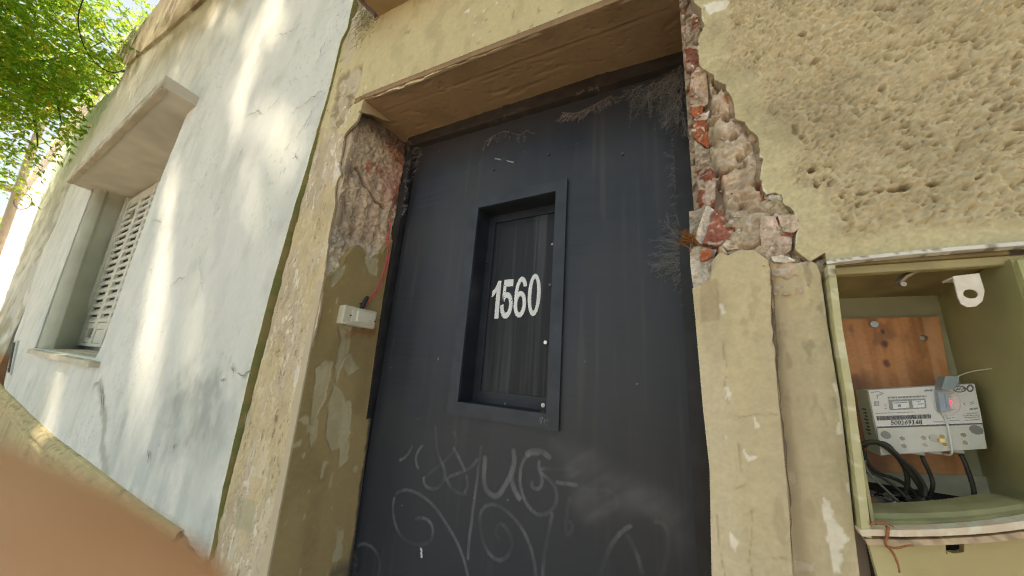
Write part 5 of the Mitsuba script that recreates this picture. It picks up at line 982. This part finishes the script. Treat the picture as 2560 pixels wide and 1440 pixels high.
for a, b, rr_, nm, cc in ((550,703,27,'terminal_hole',(.30,.29,.22)), (566,770,27,'terminal_hole',(.34,.33,.26)), (742,697,26,'terminal_hole',(.40,.37,.30)), (752,760,26,'terminal_hole',(.48,.46,.40)), (906,686,26,'terminal_hole',(.36,.33,.20)), (932,755,24,'terminal_hole',(.34,.28,.12)), (1097,672,26,'terminal_hole',(.28,.27,.20)), (1112,740,26,'terminal_hole',(.34,.33,.25)), (405,672,46,'recess_disc',(.22,.24,.22)), (1212,626,52,'recess_disc',(.22,.24,.22))):
    c3 = em([(a, b)])[0]
    k = obj(nm, disc((c3[0], .6856, c3[1]), rr_ * .00011, .0008, n=20), 'gloss', C(*cc), EM)
    if nm == 'terminal_hole':
        obj('rim', tube([(c3[0] + rr_ * .000115 * math.cos(t), .6852, c3[1] + rr_ * .000115 * math.sin(t)) for t in np.linspace(0, 6.29, 16)], .0004, 5), 'gloss', C(.72, .73, .68), k)
c3 = em([(840,702)])[0]; obj('seal_disc', disc((c3[0], .6845, c3[1]), .0048, .0016, n=22), 'gloss', C(.50, .51, .46), EM)
c3 = em([(885,717)])[0]; obj('seal_screw', disc((c3[0], .682, c3[1]), .0026, .005, n=10), 'metal', C(.80, .58, .22), EM)
for a, b in ((730, 855), (880, 848), (1085, 836)):
    c3 = em([(a, b)])[0]; obj('cable_gland', box(c3[0] - .006, c3[0] + .006, .693, .708, c3[1] - .001, c3[1] + .004, .001), 'satin', C(.50, .52, .48), EM)
side = [p for z_ in np.linspace(.0, .9, 9) for p in [z_]]
for k_ in range(8):
    zf = .30 + .055 * k_
    a = np.array(mq[0]) + (np.array(mq[3]) - np.array(mq[0])) * zf
    obj('side_print', box(a[0] - .0012 + .0006, a[0] + .0004, .708, .722 - .003 * (k_ % 3), a[1] - .0028, a[1] - .0003), 'matte', C(.14, .15, .15), EM)
c3 = em([(980,380)])[0]
key = obj('indicator_light', trimesh.creation.icosphere(2, .0023).apply_translation((c3[0], FP - .0008, c3[1])), 'gloss', C(.9, .08, .12), EM, smooth=True)
scene[key]['light'] = {'type': 'area', 'radiance': {'type': 'rgb', 'value': [.55, .012, .03]}}
tie = [(*(lambda q_: (q_[0], d_, q_[1]))(em([p_])[0]),) for p_, d_ in (((900,470), .686), ((935,520), .6862), ((955,600), .684), ((970,720), .682), ((988,835), .684), ((975,858), .70), ((940,862), .72))]
zt_ = thing('cable_tie', 'thin white plastic tie strapped down the front of the electricity meter', 'tie')
obj('strap', tube(spline(tie, 30), .0012, 5), 'satin', C(.70, .74, .72), zt_, smooth=True)
OR_ = thing('reader_module', 'small blue grey optical reader clipped to the top of the meter, with a wire aerial', 'reader')
def hb(name, front, y0, y1, colr):
    obj(name, hull([(x, y, z) for (x, z) in em(front) for y in (y0, y1)]), 'satin', C(*colr), OR_, edge=.006, var=.12, scale=80)
hb('head', [(870,205),(1000,198),(1003,150),(885,148),(850,262),(958,266)][0:6], .672, .690, (.27, .33, .35))
hb('lower_block', [(846,284),(930,278),(968,458),(876,464)], .680, .688, (.36, .42, .50))
mark('lettering', [em(p) for p in (rowbars(905, 300, 925, 420, 8, 6, 21))], .6798, C(.16, .2, .26), parent=OR_)
ae = [(*(lambda q_: (q_[0], d_, q_[1]))(em([p_])[0]),) for p_, d_ in (((1000,165), .68), ((1080,125), .679), ((1180,98), .677), ((1290,84), .675), ((1385,82), .672))]
obj('aerial', tube(spline(ae, 24), .00055, 5), 'satin', C(.66, .64, .48), OR_, smooth=True)

def cable(label, pts, r, colr=(.045, .045, .035)):
    t = thing('black_cable', label, 'cable', None)
    obj('sheath', tube(spline(pts, 60), r, 10), 'satin', C(*colr), t, var=.3, scale=90, smooth=True)
cable('thick black cable loop curving over the lower left of the meter', [(0.1892,0.7,1.1317),(0.1858,0.675,1.1424),(0.1969,0.672,1.1462),(0.208,0.67,1.1404),(0.2182,0.672,1.1282),(0.2259,0.675,1.1198),(0.2336,0.68,1.1073),(0.237,0.682,1.0959),(0.2341,0.682,1.0838),(0.2262,0.682,1.0737),(0.2177,0.685,1.0693),(0.2118,0.69,1.0729)], .0021)
cable('black cable bending down behind the loop, left of the middle', [(0.1996,0.683,1.1421),(0.2085,0.68,1.1432),(0.2159,0.682,1.1317),(0.2238,0.69,1.1181),(0.2268,0.695,1.1028),(0.226,0.7,1.0895),(0.2216,0.705,1.0767)], .0027)
cable('black cable hanging from the middle of the meter bottom', [(0.2465,0.7,1.1324),(0.2476,0.698,1.1224),(0.251,0.7,1.1079),(0.251,0.7,1.0987),(0.249,0.705,1.0866),(0.2472,0.708,1.0776)], .0022)
cable('black cable hanging from the right of the meter bottom', [(0.2821,0.7,1.1408),(0.284,0.7,1.1299),(0.2855,0.7,1.1147),(0.2858,0.7,1.1008),(0.2857,0.705,1.0858)], .0023)
cable('grey green cable slanting across the cabinet floor at left', [(0.1841,0.68,1.1196),(0.1849,0.68,1.1058),(0.1911,0.68,1.0961),(0.2007,0.682,1.0849),(0.2135,0.69,1.0707)], .0014, (.16, .17, .13))
cable('dark cable arching low across the left of the cabinet floor', [(0.189,0.7,1.1014),(0.1988,0.7,1.0998),(0.2091,0.698,1.0932),(0.2174,0.695,1.0848),(0.2246,0.692,1.0727)], .0018)
cable('second dark loop lying inside the thick cable loop', [(0.1883,0.69,1.1373),(0.1924,0.684,1.143),(0.2007,0.682,1.1438),(0.2099,0.68,1.1379),(0.2193,0.682,1.1268),(0.2269,0.686,1.114),(0.2334,0.69,1.1012),(0.2376,0.694,1.0907),(0.2356,0.697,1.0804),(0.2284,0.7,1.0722)], .0034)
cable('thin black cable dropping behind the left end of the board', [(0.1935,0.71,1.128),(0.1951,0.712,1.1118),(0.2033,0.714,1.1014),(0.2187,0.716,1.0969),(0.2322,0.718,1.0895),(0.2396,0.72,1.0783)], .0024)
def scrap(name, label, cat, pts, y, th, colr):
    t = thing(name, label, cat)
    P = Polygon(pts); x0, a0, x1, a1 = P.bounds
    rel('blade', t, P, lines(x0, x1, .0012), lines(a0, a1, .0012), lambda u, v: th + .002 * F2(u, v, 160), facade(y), lambda u, v, h, s: vcol(len(u), colr) * (.7 + .6 * F2(u, v, 150))[:, None], 'matte', back=.001)
scrap('dry_leaf', 'curled orange brown dry leaf in the middle of the cabinet floor', 'leaf', [(0.2329,1.0726),(0.2358,1.079),(0.2422,1.0825),(0.2456,1.0806),(0.2444,1.075),(0.2378,1.073)], .685, .002, C(.40, .20, .06))
scrap('dry_leaf', 'orange brown dry leaf at the left end of the cabinet floor', 'leaf', [(0.1828,1.0737),(0.1871,1.0726),(0.1924,1.0645),(0.191,1.0622),(0.1813,1.0604)], .685, .002, C(.28, .14, .05))
scrap('paper_scrap', 'white scrap of paper lying under the cables', 'scrap', [(0.2027,1.0698),(0.2078,1.0733),(0.212,1.0706),(0.2094,1.0668),(0.2046,1.067)], .684, .002, C(.62, .66, .62))
rr = np.random.default_rng(11); deb = []
for _ in range(520):
    yy_ = rr.uniform(.667, .742); c = np.array([rr.uniform(.17, .312), yy_, 1.0585 + max(0, yy_ - .70) * rr.uniform(0, .38)]); s = rr.uniform(.0012, .005)
    deb.append(hull(rr.normal(0, 1, (7, 3)) * s * [1, 1, .5] + c))
obj('debris', deb, 'matte', C(.26, .23, .20), None, var=.9, scale=200); tag('debris', 'grey dust and crumbs on the cabinet floor', 'debris', kind='stuff')

# dry grass in the corner beside the iron rod
gt = thing('dry_grass_tuft', 'tangled dry grass tuft in the corner under the iron rod', 'grass')
rr = np.random.default_rng(8); bl = []
for _ in range(110):
    b0 = np.array([-1.15, .585, 2.60]) + rr.normal(0, 1, 3) * [.035, .004, .06]
    a = rr.uniform(0, 6.28); L = rr.uniform(.02, .06)
    bl.append(tube(spline([b0, b0 + [math.cos(a) * L * .5, -rr.uniform(0, .012), math.sin(a) * L * .5], b0 + [math.cos(a + .6) * L, -rr.uniform(0, .02), math.sin(a + .6) * L - .01]], 6), .0008, 3, cap=False))
tag(obj('blades', bl, 'matte', C(.24, .21, .10), gt, var=.6, scale=80), kind='stuff')

# ---------------------------------------------------------------- houses further along
GH = thing('grey_house', 'grey unpainted house front with mossy stains just beyond the white house', 'house')
gpoly = [*[(-11.1543,1.3524),(-11.4546,1.6185),(-12.8277,3.1173),(-14.3413,4.7957),(-14.8748,5.9715),(-14.6306,6.7302),(-12.2385,6.4815),(-10.4366,6.1277)], (-8.2, 5.6), (-8.2, .2), (-10.9, .2)]
def gh_c(u, v, h, s):
    c = lerp(vcol(len(u), C(.46, .48, .44)), C(.60, .64, .62), sm(3.0, 5.5, v))
    c = lerp(c, C(.34, .35, .30), .8 * sm(.45, .7, F2(u, v, 1.3, seed=1)) * sm(5, 3.5, v)); c = lerp(c, C(.66, .66, .60), .6 * sm(.5, .7, F2(u, v, 2.6, 4, seed=2)))
    c = lerp(c, C(.27, .26, .16), .7 * sm(.5, .72, F2(u, v, 2.2, 5, seed=3) + .3 * sm(2.2, .9, v) - .1)); return lerp(c, C(.34, .17, .07), .9 * sm(1.0, .9, v))
x0, a0, x1, a1 = Polygon(gpoly).bounds
rel('wall', GH, gpoly, lines(x0, x1, .04), lines(a0, a1, .03), lambda u, v: .03 * (F2(u, v, 3, seed=4) - .5), facade(.62), gh_c, 'matte', back=.3)
obj('body', box(-10.8, -8.7, .93, 6, 0, 5.4), 'matte', C(.45, .45, .42), GH, edge=1)
PH = thing('pale_house', 'sunlit pale pink house front furthest along the street behind the pole', 'house')
obj('wall', box(-44, -10.9, .80, 7, 0, 8.5), 'matte', C(.86, .82, .80), PH, edge=1.0, var=.06, scale=1)
obj('cornice', box(-44.1, -10.8, .62, .81, 8.2, 8.7), 'matte', C(.7, .66, .62), PH, edge=2)

# ---------------------------------------------------------------- utility pole, overhead cable
UP = thing('utility_pole', 'brownish utility pole with a crossarm under the tree at the far left', 'pole')
pp = [(-16, .42, 0.0), (-16, .40, 3.6), (-16, .27, 5.6), (-16, .12, 8.2)]
obj('shaft', tube(spline(pp, 30), np.linspace(.095, .075, 30), 14), 'matte', C(.46, .40, .33), UP, var=.3, scale=8, smooth=True)
obj('crossarm', box(-16.08, -15.92, -1.4, .36, 4.95, 5.10, .02), 'matte', C(.40, .31, .24), UP, edge=.2, var=.3, scale=8)
obj('coil', tube([(-15.85 + .03 * math.sin(5 * a), .45 + .13 * math.cos(a), 4.75 + .22 * math.sin(a)) for a in np.linspace(0, 12.6, 60)], .012, 5), 'matte', C(.2, .18, .16), UP)
ov = thing('overhead_cable', 'thin black cable looping out of the tree to a hook on the white wall', 'cable')
oc = [(-8.7, .575, 5.92), (-8.7, .54, 5.84), (-8.7, .44, 5.76), (-8.7, .30, 5.79), (-8.7, .13, 5.96), (-8.7, .03, 6.16), (-8.7, -.05, 6.42), (-8.7, -.08, 6.73), (-8.7, -.12, 7.04), (-8.9, -.3, 7.9)]
obj('line', tube(spline(oc, 60), .0085, 6), 'matte', C(.05, .06, .04), ov, smooth=True)
obj('hook', tube(spline([oc[0], (oc[0][0], oc[0][1] + .05, oc[0][2]), (oc[0][0], .60, oc[0][2] + .03)], 8), .022, 6), 'matte', C(.12, .09, .07), ov)

# ---------------------------------------------------------------- street trees
def leaflets(rng, P, D, L, W, n):
    """n leaflets along twigs that start at P and run along D; returns vertices, faces, one colour per vertex"""
    m = len(P); up = np.array([0, 0, 1.0])
    side = np.cross(D, up); side /= np.linalg.norm(side, axis=1, keepdims=True) + 1e-9
    nor = np.cross(side, D)
    out = []
    for k in range(n):
        t = (k // 2 + 1) / (n / 2 + .5); s = 1 if k % 2 else -1
        last = k == n - 1
        base = P + D * (t * L * 3.6)[:, None] + up * (-.35 * t * t * L * 3.6)[:, None]
        ax = (D * .75 + (0 if last else s) * side * .9 + rng.normal(0, .28, (m, 3)) - up * .35); ax /= np.linalg.norm(ax, axis=1, keepdims=True)
        wv = np.cross(ax, nor + rng.normal(0, .35, (m, 3))); wv /= np.linalg.norm(wv, axis=1, keepdims=True) + 1e-9
        l = (L * rng.uniform(.7, 1.2, m))[:, None]; w = (W * rng.uniform(.7, 1.15, m))[:, None]
        fold = np.cross(ax, wv) * w * .25
        out.append(np.stack([base, base + ax * l * .42 + wv * w * .5 + fold, base + ax * l, base + ax * l * .42 - wv * w * .5 + fold], 1))
    V = np.concatenate(out, 0)
    return V
def crown(key, rng, centre, radii, n_spray, L, W, power=2.0, keep=None, clump=.45, nclump=90, nl=9):
    c = np.asarray(centre); r = np.asarray(radii); pts = []
    cl = []
    while len(cl) < nclump:
        q = rng.uniform(-1, 1, 3)
        if (np.abs(q) ** power).sum() < 1: cl.append(q)
    cl = np.array(cl)
    k = rng.integers(0, nclump, n_spray); q = c + cl[k] * r + rng.normal(0, clump, (n_spray, 3)) * [1, .9, .8]
    D = rng.normal(0, 1, (n_spray, 3)); D[:, 2] = D[:, 2] * .4 - .15; D += (q - (c + cl[k] * r)) * .8; D /= np.linalg.norm(D, axis=1, keepdims=True)
    V = leaflets(rng, q, D, np.full(n_spray, L), np.full(n_spray, W), nl)
    mid = V.mean(1)
    ok = np.ones(len(V), bool) if keep is None else keep(mid)
    V = V[ok]; n = len(V)
    base = np.stack([rng.uniform(.24, .40, n), rng.uniform(.40, .54, n), rng.uniform(.03, .07, n)], 1)
    yel = rng.random(n) < .07; base[yel] = base[yel] * [1.9, 1.25, 1.0]
    col = np.repeat(base, 4, 0)
    i = np.arange(n)[:, None] * 4
    F = np.concatenate([i + [0, 1, 2], i + [0, 2, 3]], 0)
    scene[key] = mikit.ply((V.reshape(-1, 3), F), 'leaf', smooth=False, color=col)
    return mid
SUN_GAPS = [([(-2.42, 3.30), (-2.33, 3.12)], .24), ([(-2.33, 3.55), (-2.25, 3.40)], .16), ([(-2.5, 2.92), (-2.38, 2.78)], .10), ([(-2.40, 2.66), (-2.22, 2.42)], .085), ([(-2.06, 2.47), (-1.80, 2.30), (-1.5, 2.06)], .095),
        ([(-3.25, 2.42), (-2.95, 1.97), (-2.72, 1.58), (-2.5, 1.25), (-2.36, 1.05)], .12), ([(-2.72, 1.6), (-2.42, 1.15)], .16), ([(-1.92, 2.06), (-1.6, 1.72)], .06), ([(-1.88, 1.22), (-1.75, .95)], .08), ([(-2.1, 1.4), (-1.9, 1.1)], .06),
        ([(-4.49, .98), (-3.8, .58)], .13), ([(-4.9, 4.44), (-4.75, 4.36)], .10), ([(-4.5, 3.95), (-4.2, 3.75)], .08), ([(-4.0, 4.4), (-3.7, 4.2)], .12), ([(-7.5, 3.9), (-6.8, 3.3)], .14), ([(-7.4, 2.6), (-6.9, 1.9)], .12), ([(-7.0, 1.2), (-6.3, .7)], .22), ([(-5.6, .95), (-5.3, .75)], .08), ([(-3.3, 3.9), (-3.0, 3.7)], .10)]
def shade_keep(p):  # cuts leaves along the sun rays so chosen sun spots reach the wall
    t = (p[:, 1] - .59) / SUN[1]
    x, z = p[:, 0] - SUN[0] * t, p[:, 2] - SUN[2] * t
    ok = (p[:, 1] < -.05) & ~((p[:, 0] < -5.6) & (p[:, 1] > -.085 * np.abs(p[:, 0]) - .05))
    q = shapely.points(x, z)
    for line, w in SUN_GAPS:
        ok &= shapely.distance(LineString(line), q) > w * (-.15 + 2.3 * fbm(np.stack([x * 9, z * 5, x * 0 + w * 50], -1), 3))
    return ok
rngt = np.random.default_rng(7)
def limb(parent, name, pts, r0, r1, n=14):
    p = spline(pts, n); return obj(name, tube(p, np.linspace(r0, r1, n), 8), 'matte', C(.16, .13, .10), parent, var=.35, scale=12, smooth=True)
ST = thing('street_tree', 'leafy green street tree hanging over the far end of the white house', 'tree')
limb(ST, 'trunk', [(-12.6, -2.2, 0), (-12.5, -2.15, 2.2), (-12.2, -2.0, 4.2), (-11.8, -1.8, 6.8)], .22, .10, 20)
for b in ([(-12.2, -2.0, 4.2), (-11.6, -1.0, 5.6), (-11.0, -.1, 6.6), (-10.6, .35, 7.4)], [(-12.1, -1.9, 4.6), (-12.6, -.9, 5.4), (-12.2, -.2, 6.2), (-11.4, .2, 6.6)], [(-11.9, -1.9, 6.2), (-10.6, -1.2, 7.2), (-9.6, -.4, 7.8)], [(-11.8, -1.8, 6.8), (-12.4, -1.0, 8.2), (-12, -.2, 9)], [(-11.0, -.1, 6.6), (-10.8, .1, 5.9), (-10.4, .3, 5.2)], [(-12.2, -.2, 6.2), (-11.8, .1, 5.4), (-11.4, .2, 4.9)]):
    limb(ST, 'branch', b, .032, .009)
def st_keep(p):
    return (p[:, 1] < .55) | ((p[:, 2] > 6.8))
crown(ST + '__crown', rngt, (-11.5, -1.5, 6.5), (3.1, 2.3, 2.9), 4300, .125, .056, keep=st_keep, nclump=120, clump=.42)
ST2 = thing('street_tree', 'unseen street tree on the footway, its crown shaped to shade the house fronts', 'tree')  # unseen tree placed to block the sun, crown gaps shaped for sun spots
limb(ST2, 'trunk', [(-5.2, -2.3, 0), (-5.25, -2.3, 2.5), (-5.3, -2.1, 4.2), (-5.5, -1.8, 6.2)], .20, .09, 20)
for b in ([(-5.3, -2.1, 4.2), (-4.2, -1.9, 5.4), (-2.6, -1.7, 6.4)], [(-5.3, -2.1, 4.4), (-6.8, -1.7, 5.6), (-8.6, -1.2, 6.4)], [(-5.4, -1.9, 5.4), (-5.2, -1.2, 6.2), (-4.6, -.4, 6.9)], [(-5.5, -1.8, 6.2), (-6.6, -1.0, 7.2), (-7.6, -.3, 7.6)]):
    limb(ST2, 'branch', b, .07, .02)
shade_mid = crown(ST2 + '__crown', rngt, (-5.6, -1.55, 6.7), (5.3, 2.0, 1.5), 21000, .105, .042, power=3.5, keep=shade_keep, nclump=420, clump=.36)

# ---------------------------------------------------------------- fingertip over the lens
RGT = np.cross(FWD, UPV); RGT /= np.linalg.norm(RGT)
def cam(px, py, d):
    return EYE + d * (FWD + (px - 1280) / 830 * RGT - (py - 720) / 830 * UPV)
tip = EYE + .0158 * FWD - .0222 * RGT - .0206 * UPV
ax = -.840 * RGT + .50 * UPV - .12 * FWD; ax /= np.linalg.norm(ax)
from manifold3d import Manifold
def ball(c, r):
    return Manifold.sphere(float(r), 32).translate([float(q) for q in c])
js = [(0, .0072), (.006, .0079), (.016, .0080), (.024, .0074), (.034, .0084), (.048, .0082), (.058, .0094)]
dn = -.5 * FWD
J = [(tip + ax * d + (0 if d < .03 else (d - .03) * .6) * -FWD * 1.0, r) for d, r in js]
M = None
for (a, ra), (b, rb) in zip(J[:-1], J[1:]):
    hll = Manifold.batch_hull([ball(a, ra), ball(b, rb)]); M = hll if M is None else M + hll
mm_ = M.refine_to_length(.0012).to_mesh(); fm = trimesh.Trimesh(mm_.vert_properties[:, :3], mm_.tri_verts, process=True)
trimesh.smoothing.filter_taubin(fm, iterations=12)
FG = thing('finger', 'blurred brownish fingertip covering the lower left corner in front of the lens', 'finger')
def skin_c(v):
    c = tint(v, C(.58, .35, .19), .14, 220); return lerp(c, C(.60, .26, .14), .4 * sm(.012, .0, np.linalg.norm(v - tip, axis=1)))
obj('skin', fm, 'skin', None, FG, smooth=True, colfn=skin_c)
nn_ = (-.35 * FWD - .55 * RGT - .76 * UPV); nn_ -= ax * (nn_ @ ax); nn_ /= np.linalg.norm(nn_); sd = np.cross(ax, nn_)
nv = []; 
for i in range(9):
    for j in range(9):
        a = -1.0 + 2.0 * j / 8; d = -.0055 + .0115 * i / 8
        nv.append(tip + ax * d + (nn_ * math.cos(a * .95) + sd * math.sin(a * .95)) * (.0078 - max(0, -.002 - d) * .55))
i, j = np.meshgrid(np.arange(8), np.arange(8), indexing='ij'); q = np.stack([i * 9 + j, (i + 1) * 9 + j, (i + 1) * 9 + j + 1, i * 9 + j + 1], -1).reshape(-1, 4)
obj('nail', trimesh.Trimesh(np.array(nv), np.vstack([q[:, [0, 1, 2]], q[:, [0, 2, 3]]]), process=False), 'gloss', C(.62, .42, .34), FG, smooth=True)
